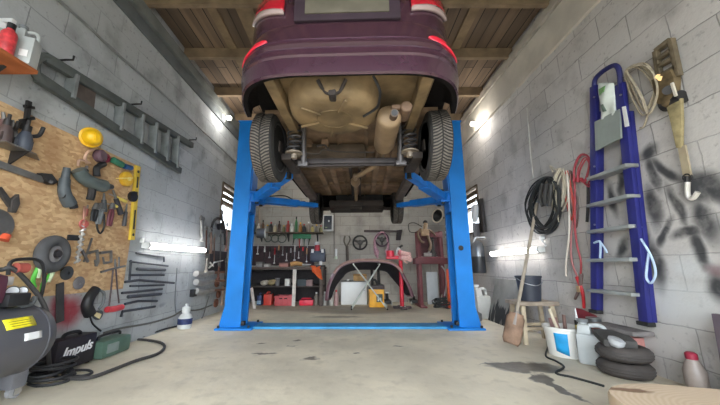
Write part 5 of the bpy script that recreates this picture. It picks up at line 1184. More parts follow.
# dark board behind the bench with hanging tools
a, b = bx(250, 246, 6.97), bx(314, 266, 6.97)
m = MB(); m.box2((a.x, 6.975, .80), (b.x, 6.998, a.z), bev=.003); one(m, 'dark_tool_board', M('board_plum_dark', (66, 50, 54), .8, var=.25), 'dark plum board on the back wall above the workbench', 'board')
tc = [steel, M('tool_pale', (206, 204, 200), .4), dark_steel, red_p, M('tool_tan', (178, 140, 104), .6), mid_steel, black_pl]
for k, x_ in enumerate((258, 265, 270, 275, 279, 283, 287, 291, 295, 299, 303, 307)):
    ya = 245 + (k * 5 % 4); L_ = .20 + .035 * (k * 3 % 5); q = bx(x_, ya, 6.95); t = thing('board_tool', 'hand tool hanging on the dark board over the bench, %s from the column' % ORD[k], 'tool', (q.x, 6.95, q.z - L_), group='tools on the dark board')
    m = MB(); m.cyl((q.x, 6.95, q.z), (q.x, 6.95, q.z - L_ * .45), .016, .020, n=8); m.build('handle', tc[k % 7], t)
    m = MB(); m.cyl((q.x, 6.95, q.z - L_ * .45), (q.x, 6.95, q.z - L_), .009, n=6); m.box((q.x, 6.95, q.z - L_), (.035 if k % 2 else .05, .02, .03)); m.build('blade', tc[(k + 1) % 3], t)
# workbench
x0, x1 = XL + .03, bx(324, 266, 6.3).x; zb = .765
t = thing('workbench', 'long dark workbench with a shelf and a white front post along the back wall', 'workbench', ((x0 + x1) / 2, 6.6, 0))
bw = M('bench_wood', (92, 80, 74), .75, var=.25)
m = MB(); m.box2((x0, 6.28, zb - .045), (x1, 6.97, zb), bev=.004); m.build('bench_top', bw, t)
m = MB(); m.box2((x0, 6.34, .36), (x1 - .02, 6.95, .385)); m.build('lower_shelf', M('bench_shelf', (76, 68, 66), .8, var=.25), t)
for (xx, yy, mt) in ((bx(294, 290, 6.3).x, 6.31, M('post_white', (208, 202, 194), .6)), (x0 + .04, 6.32, bw), (x1 - .05, 6.32, bw), (x0 + .04, 6.9, bw), (x1 - .05, 6.9, bw)):
    m = MB(); m.box2((xx - .035, yy - .025, 0), (xx + .035, yy + .025, zb - .045), bev=.004); m.build('post', mt, t)
m = MB(); m.box2((x0, 6.955, .02), (x1, 6.965, .70)); m.build('back_panel', M('bench_back', (52, 48, 50), .85, var=.2), t)
# things on the bench top
def on_bench(px, z=zb, Y=6.45): return V((bx(px, 262, Y).x, Y, z))
o_ = on_bench(291, Y=6.42); t = thing('tool_roll', 'tan leather tool roll with a metal tip lying on the bench above the white post', 'tool', o_)
m = MB(); m.tube([o_ + V((0, 0, .05)), o_ + V((.12, 0, .075)), o_ + V((.24, 0, .05))], .05, 12, r1=.035); m.build('grip_roll', M('roll_tan', (186, 140, 84), .6, var=.2), t)
m = MB(); m.cyl(o_ + V((.24, 0, .05)), o_ + V((.42, 0, .045)), .022, .012, n=10); m.build('metal_tip', M('tip_metal', (188, 186, 188), .35, metal=.5), t)
bench_items = [('tool_box', 'small grey parts box on the bench nearest the column', (257, 263), .10, (138, 134, 132)), ('parts_tray', 'pale parts tray on the bench left of the pinkish case', (265, 270), .06, (184, 180, 176)), ('parts_case', 'pinkish case on the bench top left of the tan tool roll', (280, 289), .08, (170, 116, 108))]
for nm, lb, (pa, pb_), h, cc in bench_items:
    a, b = on_bench(pa), on_bench(pb_); t = thing(nm, lb, 'box', V(((a.x + b.x) / 2, 6.45, zb)))
    m = MB(); m.box2((a.x, 6.38, zb), (b.x, 6.55, zb + h), bev=.008); m.build('box_body', M(nm + '_paint', cc, .5, var=.2), t)
    m = MB(); m.box2((a.x - .004, 6.376, zb + h * .7), (b.x + .004, 6.554, zb + h + .006), bev=.003); m.build('lid', M(nm + '_lid', tuple(int(v * .8) for v in cc), .5), t)
# bench drill, blue with a red cover
o_ = V((bx(318, 262, 6.5).x, 6.5, zb)); t = thing('bench_drill', 'blue bench drill with a red front and grey cap at the end of the bench', 'drill press', o_)
bd = M('drill_blue', (44, 54, 78), .45, var=.2)
m = MB(); m.box(o_ + V((0, 0, .02)), (.30, .26, .04), bev=.01); m.build('base', dark_steel, t)
m = MB(); m.cyl(o_ + V((0, .08, .04)), o_ + V((0, .08, .40)), .03, n=14); m.build('pillar', mid_steel, t)
m = MB(); m.box(o_ + V((0, -.01, .22)), (.32, .18, .23), bev=.03); m.box(o_ + V((.10, -.03, .30)), (.10, .14, .16), bev=.03); m.build('head', bd, t)
m = MB(); m.cyl(o_ + V((-.02, -.01, .31)), o_ + V((-.02, -.01, .46)), .055, n=16); m.build('motor_cover', M('cover_red', (164, 44, 58), .45), t)
m = MB(); m.lathe([(.06, .46), (.06, .50), (.04, .53), (0, .535)], o_ + V((-.02, -.01, 0)), (0, 0, 1), 16); m.build('cap', M('cap_light', (186, 184, 184), .4), t)
for k, (dx, dz) in enumerate(((-.11, .33), (.10, .33), (.07, .08))):
    m = MB(); m.box(o_ + V((dx, -.09, dz)), (.055, .03, .08), bev=.008); m.build('pale_plate', M('plate_pale', (198, 200, 202), .4), t)
# lower shelf things
zs2 = .385
for nm, lb, px, w, h, cc in (('paper_box', 'white paper box on the lower bench shelf close to the white post', 287.5, .10, .14, (218, 216, 210)), ('rag_bundle', 'crumpled cream rag on the lower bench shelf near the column', 264, .14, .10, (198, 190, 178)), ('engine_part', 'tan metal part on the lower bench shelf beside the cream rag', 271, .15, .12, (148, 132, 96)),
                             ('steel_pot', 'grey steel pot on the lower bench shelf left of the paper box', 277, .10, .15, (120, 118, 118)), ('dark_case', 'dark teal case on the lower bench shelf right of the white post', 302, .18, .13, (56, 66, 72)), ('tin_box', 'dull rosy tin on the lower bench shelf below the orange cloth', 309.5, .13, .12, (140, 112, 112))):
    x = bx(px, 283, 6.42).x; o_ = V((x, 6.45, zs2)); t = thing(nm, lb, nm.split('_')[-1], o_, group=None)
    mt = M(nm + '_mat', cc, .6, var=.2)
    if nm in ('paper_box', 'dark_case', 'tin_box'):
        m = MB(); m.box(o_ + V((0, 0, h / 2)), (w, .14, h), bev=.006); m.build('box_body', mt, t); m = MB(); m.box(o_ + V((0, 0, h * .93)), (w * 1.04, .146, h * .16), bev=.004); m.build('lid', mt, t)
    elif nm == 'steel_pot':
        m = MB(); m.lathe([(0, 0), (w * .5, .0), (w * .5, h), (w * .47, h), (w * .45, .01), (0, .01)], o_, (0, 0, 1), 18); m.build('pot_body', mt, t); m = MB(); m.torus(o_ + V((0, 0, h)), (0, 0, 1), w * .5, .006, 18, 6); m.build('rim', steel, t)
    else:
        m = MB(); rr2 = random.Random(px)
        m.sphere(o_ + V((0, 0, h * .45)), (w * .6, .07, h * .45), 14, 8)
        for v_ in m.bm.verts: v_.co += V((rr2.uniform(-.02, .02), rr2.uniform(-.01, .01), rr2.uniform(-.0, .02)))
        m.build('lump', mt, t); m = MB(); m.tube([o_ + V((-.02, -.03, h * .7)), o_ + V((.05, -.05, h)), o_ + V((.10, -.03, h * .8))], .015, 8); m.build('flap', mt, t)
x = bx(316, 275, 6.36).x; z = bx(316, 275, 6.36).z
def ocl(u, v): return V((x - .11 + .20 * u + .05 * v, 6.30 - .05 * math.sin(PI * u), zb + .006 - .24 * v * (.45 + .7 * u) + .01 * math.sin(8 * u)))
m = MB(); m.grid(ocl, 10, 8); m.tube([(x - .10, 6.28, zb + .012), (x + .0, 6.40, zb + .012), (x + .08, 6.42, zb + .012)], .010, 6); one(m, 'orange_cloth', M('cloth_orange', (222, 96, 46), .8, var=.15), 'bright orange cloth hanging over the bench edge under the blue drill', 'cloth', solid=.012)
# crates and cans under the bench
def crate(name, label, cat, pa, pb_, ytop, Y, cc, dep=.32):
    xa_, xb_ = bx(pa, 300, Y).x, bx(pb_, 300, Y).x; h = bx(pa, ytop, Y).z; t = thing(name, label, cat, V(((xa_ + xb_) / 2, Y + dep / 2, 0))); mt = M(name + '_plastic', cc, .5, var=.15)
    m = MB()
    for (p, q_) in (((xa_, Y, 0), (xb_, Y + .015, h)), ((xa_, Y + dep - .015, 0), (xb_, Y + dep, h)), ((xa_, Y, 0), (xa_ + .015, Y + dep, h)), ((xb_ - .015, Y, 0), (xb_, Y + dep, h)), ((xa_, Y, 0), (xb_, Y + dep, .015))): m.box2(p, q_)
    m.build('crate_body', mt, t, smooth=False)
    m = MB()
    for k in range(7):
        xx = xa_ + (xb_ - xa_) * (k + .5) / 7; m.box((xx, Y - .006, h * .42), (.02, .012, h * .62))
    m.box(((xa_ + xb_) / 2, Y - .008, h - .02), (xb_ - xa_ + .02, .03, .035)); m.build('rib', mt, t, smooth=False)
    for dx in (-.05, .05):
        m = MB(); m.box(((xa_ + xb_) / 2 + dx, Y - .014, h * .80), (.06, .01, .04), bev=.004); m.build('hand_hole', M('hole_dark', (52, 26, 28), .7), t)
    return t
crate('pink_crate', 'pinkish red plastic crate under the bench left of the white post', 'crate', 274.5, 292, 296, 6.36, (206, 92, 98))
for nm, lb, pa, pb_, yt, cc, Y in (('red_fuel_can', 'orange red fuel can under the bench left of the pink crate', 263, 271.5, 292.5, (206, 66, 54), 6.38), ('red_jerrycan', 'bright red jerrycan lying under the bench right of the white post', 299, 313, 299, (222, 46, 72), 6.34), ('blue_canister', 'navy and pale blue canister under the bench nearest the column', 256.5, 261.5, 294, (62, 78, 128), 6.38)):
    xa_, xb_ = bx(pa, 300, Y).x, bx(pb_, 300, Y).x; h = bx(pa, yt, Y).z; t = thing(nm, lb, 'canister', V(((xa_ + xb_) / 2, Y + .1, 0))); mt = M(nm + '_plastic', cc, .45, var=.12)
    m = MB(); m.box2((xa_, Y, 0), (xb_, Y + .2, h * .88), bev=.03); m.build('can_body', mt, t)
    m = MB(); m.tube([(xa_ + .05, Y + .1, h * .85), (xa_ + .06, Y + .1, h * 1.0), (xb_ - .07, Y + .1, h * 1.0), (xb_ - .05, Y + .1, h * .85)], .014, 8, smooth=3); m.build('handle', mt, t)
    m = MB(); m.cyl((xb_ - .035, Y + .06, h * .85), (xb_ - .035, Y + .06, h * .97), .024, n=12); m.build('cap', black_pl, t)
    if nm == 'blue_canister':
        m = MB(); m.box2((xa_ + .01, Y - .004, .03), (xb_ - .01, Y + .002, h * .42)); m.build('label', M('label_pale_blue', (150, 184, 206), .5), t, smooth=False)
# white plank by the column
m = MB(); bar(m, onY(251.5, 288, 6.05), onZ(254.5, 309, 0.0), .05, .02, (0, -1, 0)); one(m, 'white_plank', M('plank_white', (212, 206, 200), .7), 'narrow white plank leaning beside the blue column and the bench', 'plank')
# small bottles on the floor, right of the bench
for k, (px, h, cc, nm) in enumerate(((316, .26, (120, 110, 100), 'grey'), (320, .18, (84, 74, 70), 'dark'), (324.5, .27, (168, 164, 158), 'pale'), (328, .20, (92, 88, 84), 'dull'), (331.5, .26, (190, 186, 178), 'white grey'), (336, .30, (186, 150, 148), 'rosy'))):
    o_ = V((bx(px, 303, 6.35).x, 6.40 + .03 * (k % 2), 0)); t = thing('floor_bottle', '%s bottle on the floor under the bumper end, %s from the bench' % (nm, ORD[k]), 'bottle', o_, group='bottles under the bumper end')
    m = MB(); m.lathe([(.04, 0), (.045, .01), (.045, h * .62), (.02, h * .82), (.018, h * .9)], o_, (0, 0, 1), 14); m.build('bottle_body', M('fb_' + nm.replace(' ', '_'), cc, .4, var=.15), t)
    m = MB(); m.cyl(o_ + V((0, 0, h * .88)), o_ + V((0, 0, h)), .02, n=10); m.build('cap', red_p if k == 5 else white_p, t)

# switch box on the back wall
a, b = bx(323, 231, 6.93), bx(333.5, 215, 6.93); t = thing('switch_box', 'white framed switch box with a dark door on the back wall', 'switch box', V(((a.x + b.x) / 2, 6.93, a.z)))
m = MB(); m.box2((a.x, 6.90, a.z), (b.x, 6.998, b.z), bev=.008); m.build('box_body', white_p, t)
m = MB(); m.box2((a.x + .02, 6.89, a.z + .03), (b.x - .035, 6.90, b.z - .02), bev=.002); dr = m.build('door', M('door_slate', (48, 52, 62), .35), t)
m = MB(); m.box2(((a.x + b.x) / 2, 6.884, (a.z + b.z) / 2 + .02), ((a.x + b.x) / 2 + .03, 6.89, (a.z + b.z) / 2 + .06)); m.build('latch', white_p, dr)
m = MB(); m.box2((a.x + .05, 6.886, a.z + .07), (a.x + .10, 6.89, a.z + .085)); m.build('indicator', M('indicator_green', (150, 172, 120), .4), dr)
# dark rail and steering wheels
m = MB(); bar(m, B(364, 231, .02), B(402, 231.5, .02), .05, .03, (0, -1, 0)); one(m, 'wall_rail', M('rail_dark', (70, 60, 58), .7, var=.2), 'dark rail fixed on the back wall above the steering wheels', 'rail')
def swheel(px, py, r, mt, lb):
    c_ = B(px, py, .07); t = thing('steering_wheel', lb, 'steering wheel', c_ - V((0, 0, r)), group='steering wheels on the back wall')
    m = MB(); m.torus(c_, (0, 1, 0), r, .020, 32, 10); m.build('rim', mt, t)
    m = MB(); m.lathe([(0, .05), (.05, .05), (.06, .03), (.06, -.02), (.02, -.025), (.02, -.068), (0, -.069)], c_, (0, -1, 0), 18); m.build('hub', M('hub_dark_plastic', (66, 62, 60), .5), t)
    for a in (-1.57, .35, 2.8):
        m = MB(); bar(m, c_, c_ + V((math.cos(a) * r, 0, math.sin(a) * r)), .05, .018, (0, -1, 0)); m.build('spoke', M('hub_dark_plastic', (66, 62, 60), .5), t)
swheel(360, 242.5, .155, black_pl, 'black steering wheel hanging bare on the back wall above the bumper')
swheel(382, 239.5, .15, M('wheel_purple', (70, 44, 62), .5), 'dark purple steering wheel hanging inside the pink cloth')
def cloth_f(u, v):
    a = -2.6 + 5.2 * u; w = 1 + .10 * math.sin(7 * u) + .05 * math.sin(13 * v + 3 * u)
    p = B(382 + 9.5 * math.sin(a) * (.75 + .25 * v) * w * .78, 243 - 11.5 * math.cos(a) * (.78 + .22 * v) + (6 * v if abs(a) > 1.6 else 0), .02 + .07 * math.sin(PI * v)); return p
m = MB(); m.grid(cloth_f, 40, 6); one(m, 'pink_cloth', M('cloth_pink', (206, 160, 176), .85, var=.3, scale=26), 'pink patterned cloth draped round the purple steering wheel', 'cloth', solid=.012)
# dark brush-like tool and white bottle on the wall
t = thing('wall_grease_gun', 'dark slim grease gun hanging left of the black steering wheel', 'grease gun', B(347, 262, .05))
m = MB(); m.cyl(B(347, 246, .06), B(347.5, 263, .06), .035, n=14); m.build('barrel', M('gg_dark', (84, 76, 70), .6, var=.3), t)
m = MB(); m.tube([B(346, 246, .06), B(344, 241, .06), B(345, 236, .05)], .018, 8); m.tube([B(347, 246, .06), B(350, 240, .06), B(349, 236, .05)], .016, 8); m.build('lever', M('gg_dark2', (98, 92, 82), .6, var=.3), t)
t = thing('white_tube', 'small white tube standing on the bumper end below the grey conduit', 'tube', V((bx(336, 258, 6.1).x, 6.1, bx(336, 258, 6.1).z)))
q = V((bx(336, 258, 6.1).x, 6.1, bx(336, 259, 6.1).z)); m = MB(); m.cyl(q, q + V((0, 0, .20)), .024, n=12); m.build('tube_body', white_p, t); m = MB(); m.cyl(q, q + V((0, 0, .05)), .030, n=12); m.build('collar', M('collar_green_white', (196, 208, 190), .5), t)

# spare bumper on a folding stand
Yb = 5.95
t = thing('spare_bumper', 'dark plum car bumper arched over a folding stand by the back wall', 'bumper', V((bx(368, 300, Yb).x, Yb, 0)))
prof = [(325.5, 300), (327, 288), (331, 277), (337, 267.5), (345, 262), (356, 259.5), (368, 259), (380, 259.5), (391, 261.5), (399, 267), (405, 277), (410, 287), (413, 296)]
top = catmull([bx(x, y, Yb) for x, y in prof], 5); n_ = len(top)
def bumper(u, v, lift=0.0):
    f = u * (n_ - 1); i = min(int(f), n_ - 2); p = top[i].lerp(top[i + 1], f - i); tn = (top[i + 1] - top[i]).normalized()
    e = min(1, 4.2 * min(u, 1 - u) + .12); nrm = V((-tn.z, 0, tn.x))
    k = max(0.0, v - .12) / .88; drop = .06 * max(0, .12 - v) / .12 + (.20 * k ** 1.4) * (.35 + .65 * e) - .012 * math.sin(PI * k)
    return p + V((0, -.12 + v * .52 * (.35 + .65 * e), 0)) - nrm * (drop - lift)
m = MB(); m.grid(bumper, 60, 16); m.build('bumper_skin', M('bumper_plum', (104, 68, 78), .4, var=.12, coat=.4), t, solid=.012)
m = MB(); m.grid(lambda u, v: bumper(.02 + .96 * u, .07 + .91 * v, -.014), 60, 14); m.build('inner_shell', M('lip_black', (38, 36, 42), .65, var=.4), t, solid=.008)
m = MB(); m.grid(lambda u, v: bumper(.20 + .60 * u, .02 + .09 * v, .009), 30, 3); m.build('trim_strip', M('strip_rosy', (164, 130, 122), .45, var=.2), t, solid=.008)
t = thing('folding_stand', 'thin chrome crossed tube stand holding up the plum bumper', 'stand', V((bx(368, 300, Yb).x, Yb, 0)))
chr_ = M('chrome_tube', (196, 202, 196), .35, metal=.2)
for Yq in (5.80, 6.12):
    for (a, b) in (((353, 262), (387, 306)), ((380, 262), (351.5, 304))):
        q0 = bx(a[0], a[1] + 2, Yq); q1 = bx(b[0], 300, Yq); q1.z = .012
        m = MB(); m.cyl(q0, q1, .012, n=10); m.build('cross_tube', chr_, t)
for px in (353.5, 379.5):
    q0 = bx(px, 264, 5.8); m = MB(); m.cyl((q0.x, 5.74, q0.z), (q0.x, 6.18, q0.z), .012, n=10); m.build('top_bar', chr_, t)
for px in (351.5, 387):
    q0 = bx(px, 304, 5.8); m = MB(); m.cyl((q0.x, 5.72, .013), (q0.x, 6.2, .013), .013, n=10); m.build('foot_bar', rubber, t)
# white cabinet, wooden box, yellow battery box
a, b = bx(341, 281, 6.5), bx(367, 281, 6.5); zt = a.z
t = thing('white_cabinet', 'low white cabinet on the floor under the spare bumper', 'cabinet', V(((a.x + b.x) / 2, 6.68, 0)))
m = MB(); m.box2((a.x, 6.52, 0), (b.x, 6.92, zt - .02), bev=.004); m.build('carcass', M('cabinet_white', (222, 222, 220), .4, var=.04), t)
m = MB(); m.box2((a.x + .012, 6.505, .02), (b.x - .012, 6.52, zt - .035), bev=.004); dr = m.build('door', M('cabinet_door_white', (228, 228, 226), .35, var=.03), t)
m = MB(); m.cyl((b.x - .06, 6.50, zt * .6), (b.x - .06, 6.505, zt * .6), .012, n=10); m.build('knob', steel, dr)
m = MB(); m.box2((a.x - .01, 6.49, zt - .02), (b.x + .01, 6.94, zt), bev=.003); m.build('top_board', M('cabinet_top', (110, 108, 106), .5), t)
a, b = bx(353.5, 281, 6.6), bx(366.5, 275, 6.6)
t = thing('wooden_box', 'small tan wooden box on top of the white cabinet', 'box', V(((a.x + b.x) / 2, 6.68, zt)))
m = MB(); m.box2((a.x, 6.58, zt), (b.x, 6.80, zt + .14), bev=.004); m.build('box_body', M('box_tan', (176, 138, 88), .7, var=.25), t)
m = MB(); m.box2((a.x - .006, 6.574, zt + .10), (b.x + .006, 6.806, zt + .125), bev=.003); m.build('lid_band', M('band_tan', (150, 114, 70), .7), t)
o_ = V((bx(348, 280, 6.6).x, 6.62, zt)); m = MB(); m.lathe([(0, 0), (.03, 0), (.03, .03), (0, .035)], o_, (0, 0, 1), 14); one(m, 'white_lid', white_p, 'little white lid lying on the white cabinet beside the wooden box', 'lid')
a, b = bx(369.5, 304, 6.1), bx(384, 288, 6.1)
t = thing('battery_box', 'orange yellow battery charger box with black top under the bumper', 'battery charger', V(((a.x + b.x) / 2, 6.25, 0)))
zq = b.z
m = MB(); m.box2((a.x, 6.10, 0), (b.x, 6.42, zq * .96), bev=.01); m.build('case', M('case_orange', (238, 172, 44), .5, var=.15), t)
m = MB(); m.box2((a.x - .012, 6.088, zq * .93), (b.x + .012, 6.432, zq + .05), bev=.012); m.build('black_top', M('top_black_red', (52, 36, 36), .5), t)
m = MB(); m.tube([(a.x + .07, 6.25, zq + .04), (a.x + .07, 6.25, zq + .12), (a.x + .12, 6.25, zq + .15), (a.x + .16, 6.25, zq + .10), (a.x + .17, 6.25, zq + .04)], .022, 8); m.build('handle', black_pl, t)
cxx = a.x + (b.x - a.x) * .68
m = MB(); m.box((cxx, 6.096, zq * .48), (.12, .006, .15)); pic = m.build('picture_label', M('label_dark_green', (58, 66, 52), .5), t, smooth=False)
for k, (dx, h_) in enumerate(((-.025, .10), (.022, .07))):
    m = MB(); m.lathe([(.014, 0), (.016, .005), (.014, h_ * .7), (.006, h_ * .85), (.006, h_)], (cxx + dx, 6.092, zq * .48 - .055), (0, 0, 1), 10); m.build('printed_bottle', M('label_cream_white', (214, 214, 200), .5), pic)
for px in (372.5, 379):
    m = MB(); m.tube([bx(px, 287, 6.6), bx(px - .5, 275, 6.6), bx(px - 1, 262, 6.7)], .028, 8); one(m, 'dark_hose', rubber, ('thick dark hose rising behind the yellow box, nearer the cabinet' if px < 375 else 'thick dark hose rising behind the yellow box, nearer the red stand'), 'hose', 'hoses behind the yellow box')
# little trolley pieces
for i, (px, py, lb) in enumerate(((388, 305, 'small black and silver trolley jack beside the yellow box'), (415, 304.5, 'small black and white trolley jack before the press post'))):
    g0 = onZ(px, py, 0); o_ = V((g0.x, g0.y, 0)); t = thing('trolley_jack', lb, 'jack', o_)
    m = MB(); m.box(o_ + V((0, .12, .06)), (.14, .34, .06), bev=.012); m.build('chassis', black_pl, t)
    m = MB(); m.cyl(o_ + V((0, .08, .08)), o_ + V((0, .16, .22 if i == 0 else .16)), .03, n=12); m.build('ram', dark_steel, t)
    m = MB(); m.cyl(o_ + V((0, .16, .22 if i == 0 else .16)), o_ + V((0, .16, .25 if i == 0 else .18)), .05, n=14); m.build('saddle', M('saddle_pale', (196, 194, 190), .4, metal=.3), t)
    for sx in (-1, 1):
        for yy in (.0, .26):
            m = MB(); m.cyl(o_ + V((sx * .07 - .016, yy, .034)), o_ + V((sx * .07 + .016, yy, .034)), .034, n=16); m.build('wheel', M('jack_wheel', (206, 206, 200), .4, metal=.3), t)
# red engine stand with gloves
q = bx(402, 303, 5.95); o_ = V((q.x, 5.95, 0)); rd = M('stand_red', (214, 34, 60), .4, var=.12)
t = thing('red_stand', 'bright red upright stand beside the spare bumper', 'stand', o_); Hs = bx(402, 258, 5.95).z
m = MB(); m.cyl(o_ + V((0, 0, .04)), o_ + V((0, 0, Hs)), .038, n=16); m.build('post', rd, t)
m = MB(); m.box(o_ + V((0, 0, .025)), (.12, .40, .04), bev=.008); m.box(o_ + V((0, 0, .025)), (.34, .10, .04), bev=.008); m.build('base', M('stand_base_dark', (62, 46, 48), .6), t)
m = MB(); m.box(o_ + V((-.10, 0, Hs + .01)), (.36, .12, .07), bev=.015); m.cyl(o_ + V((-.20, -.02, Hs + .02)), o_ + V((-.20, -.02, Hs + .14)), .075, n=18); m.build('clamp_head', rd, t)
for sx in (-1, 1):
    m = MB(); m.sphere(o_ + V((sx * .035, -.09, .03)), .026, 10, 6); m.build('foot_cap', white_p, t)
gl = M('glove_pale', (222, 178, 172), .85, var=.2, scale=40)
def glove(o_, d, side, lb):
    t = thing('work_glove', lb, 'glove', o_, group='gloves on the red stand'); d = V(d).normalized(); s_ = V((-d.y, d.x, 0)) if abs(d.z) < .9 else V((0, 1, 0)); s_ = V((0, -1, 0)).cross(d).normalized()
    m = MB(); m.tube([o_, o_ + d * .07, o_ + d * .13], .045, 12, r1=.05); m.build('palm', gl, t)
    for k in range(4):
        a = o_ + d * .12 + s_ * (-.036 + .024 * k); m = MB(); m.tube([a, a + d * .05 + s_ * (k - 1.5) * .004, a + d * (.085 if k in (1, 2) else .07) + V((0, 0, -.015))], .0135, 8, r1=.010); m.build('finger', gl, t)
    a = o_ + d * .05 + s_ * .045 * side; m = MB(); m.tube([a, a + d * .04 + s_ * .03 * side, a + d * .075 + s_ * .04 * side], .015, 8, r1=.011); m.build('thumb', gl, t)
    m = MB(); m.tube([o_ - d * .05, o_], .05, 12, smooth=0); m.build('cuff', M('cuff_rosy', (198, 122, 126), .85), t)
glove(o_ + V((.00, -.06, Hs + .10)), (1, 0, -.28), -1, 'pale pink work glove on the red stand pointing to the press, upper one')
glove(o_ + V((.0, -.10, Hs + .0)), (1, -.1, -.12), -1, 'pale pink work glove on the red stand, lower one below its twin')
t = thing('oil_funnel', 'white funnel with a black cap standing on the red stand head', 'funnel', o_ + V((-.02, .05, Hs + .15)))
m = MB(); m.lathe([(.06, 0), (.064, .01), (.05, .10), (.02, .16), (0, .16)], o_ + V((-.02, .06, Hs + .05)), (0, 0, 1), 16); m.build('funnel_cone', white_p, t)
m = MB(); m.cyl(o_ + V((-.02, .06, Hs + .20)), o_ + V((.06, .06, Hs + .25)), .022, n=10); m.build('cap', black_pl, t)

# hydraulic press
pr = M('press_maroon', (112, 56, 60), .55, var=.25)
Yp = 6.2; xl, xr = bx(421.5, 300, Yp).x, bx(444.5, 300, Yp).x; zt = bx(421, 231, Yp).z; zbd = bx(421, 261, Yp).z
t = thing('shop_press', 'dark maroon steel shop press frame beside the blue column', 'press', V(((xl + xr) / 2, Yp, 0)))
for x in (xl, xr):
    for yy in (Yp, Yp + .16):
        m = MB(); m.box2((x - .036, yy - .018, .03), (x + .036, yy + .018, zt), bev=.004); m.build('upright', pr, t)
    m = MB(); m.box2((x - .06, Yp - .22, 0), (x + .06, Yp + .38, .035), bev=.004); m.build('foot', pr, t)
for z, h, ex in ((zbd, .12, .10), (zt - .08, .10, .03)):
    m = MB(); m.box2((xl - ex, Yp - .05, z - h / 2), (xr + ex, Yp - .018, z + h / 2), bev=.004); m.build('cross_beam', pr, t)
    m = MB(); m.box2((xl - ex, Yp + .178, z - h / 2), (xr + ex, Yp + .21, z + h / 2), bev=.004); m.build('cross_beam', pr, t)
m = MB(); m.box2((xl - .05, Yp - .02, zbd + .06), (xr + .05, Yp + .18, zbd + .085), bev=.004); m.build('press_bed', M('bed_rosy', (138, 78, 80), .5, var=.2), t)
m = MB(); m.cyl(((xl + xr) / 2 + .05, Yp + .08, zt - .45), ((xl + xr) / 2 + .05, Yp + .08, zt - .05), .05, n=18); m.build('ram', dark_steel, t)
m = MB(); m.box2((xl + .06, Yp + .15, zbd + .1), (xr - .02, Yp + .17, zt - .12)); m.build('back_plate', M('back_maroon', (92, 54, 58), .6, var=.3), t)
# junk on the press
xm = (xl + xr) / 2
t = thing('carburettor', 'brown and tan engine part hanging at the top of the press', 'engine part', V((xl + .12, Yp - .15, zt - .25)))
tn_ = M('part_tan', (178, 148, 116), .6, metal=.2, var=.35, scale=20)
m = MB(); q = V((xl + .10, Yp - .14, zt - .05)); m.box(q, (.16, .12, .13), bev=.02); m.cyl(q + V((.0, -.03, .06)), q + V((.02, -.03, .19)), .04, n=14); m.build('casting', tn_, t)
m = MB(); m.sphere(q + V((.02, -.0, .21)), (.05, .05, .045), 12, 8); m.build('black_cap', black_pl, t)
m = MB(); m.tube([q + V((-.08, -.03, .08)), q + V((-.15, -.03, -.02)), q + V((-.10, -.03, -.16)), q + V((-.03, -.03, -.2))], .022, 8); m.tube([q + V((.08, -.03, .05)), q + V((.16, -.03, .0)), q + V((.20, -.03, -.06))], .02, 8); m.tube([q + V((.05, -.02, -.06)), q + V((.10, -.02, -.25)), q + V((.06, -.02, -.36))], .03, 8); m.build('pipe', M('part_brown', (128, 104, 84), .6, var=.3), t)
m = MB(); m.tube([q + V((-.05, .0, .12)), q + V((-.2, 0, .2)), q + V((-.32, 0, .17)), q + V((-.30, 0, .02)), q + V((-.15, 0, .0))], .008, 6); m.build('wire', black_pl, t)
m = MB(); o2 = V((xm - .06, Yp - .0, zbd + .085)); m.box(o2 + V((0, 0, .04)), (.16, .10, .08), bev=.02); m.cyl(o2 + V((.02, 0, .07)), o2 + V((.12, 0, .26)), .022, n=10); one(m, 'pump_casting', M('cast_grey', (162, 154, 150), .5, metal=.3, var=.25), 'pale grey casting standing on the bed of the press', 'casting')
m = MB(); o2 = V((xr - .17, Yp - .02, zbd + .085)); m.lathe([(0, 0), (.05, 0), (.055, .05), (.03, .12), (.02, .3), (.026, .34), (0, .36)], o2, (0, 0, 1), 14); one(m, 'oil_can', M('oilcan_dark', (82, 78, 74), .5, metal=.3), 'dark oil can standing on the press bed near the blue column', 'oil can')
# white panel and clutter at the press foot
m = MB(); a, b = bx(426, 272, 6.6), bx(439, 302, 6.6); m.box2((a.x, 6.58, 0), (b.x, 6.61, a.z), bev=.003); one(m, 'white_sheet', M('panel_grey_white', (202, 206, 208), .5, var=.06), 'grey white panel standing behind the maroon press frame', 'panel')
rr = random.Random(11); g0 = onZ(436, 305, 0); m = MB()
for k in range(8):
    m.torus((g0.x + rr.uniform(-.05, .05), 6.05 + rr.uniform(-.03, .03), .03 + .02 * k), (rr.uniform(-.35, .35), rr.uniform(-.35, .35), 1), .17 - .01 * k, .012, 28, 6)
one(m, 'dark_cable_heap', M('heap_dark', (60, 64, 66), .55), 'heap of dark looped cable on the floor at the foot of the press', 'cable')
m = MB(); a = bx(448, 269, 6.0); b = bx(449.5, 303, 6.0); bar(m, a, V((b.x, 5.98, .0)), .075, .03, (0, -1, 0), .004); one(m, 'orange_bar', M('bar_orange', (232, 92, 42), .5, var=.1), 'orange bar leaning behind the blue column next to the press', 'bar')
m = MB(); m.lathe([(0, 0), (.05, 0), (.055, .02), (.05, .12), (.06, .18), (.02, .26), (0, .26)], (onZ(444.5, 306, 0).x, onZ(444.5, 306, 0).y, 0), (0, 0, 1), 16); one(m, 'white_oil_bottle', M('oilbottle_white', (206, 200, 190), .5, var=.1), 'dirty white bottle on the floor beside the orange bar', 'bottle')
m = MB(); m.tube([bx(441.5, 266, 6.1), bx(445.5, 272, 6.05), bx(446.5, 284, 6.05), bx(444.5, 296, 6.05)], .016, 8); one(m, 'grey_hose', M('hose_pale', (170, 162, 164), .5), 'pale grey hose hanging on the press upright beside the column', 'hose')
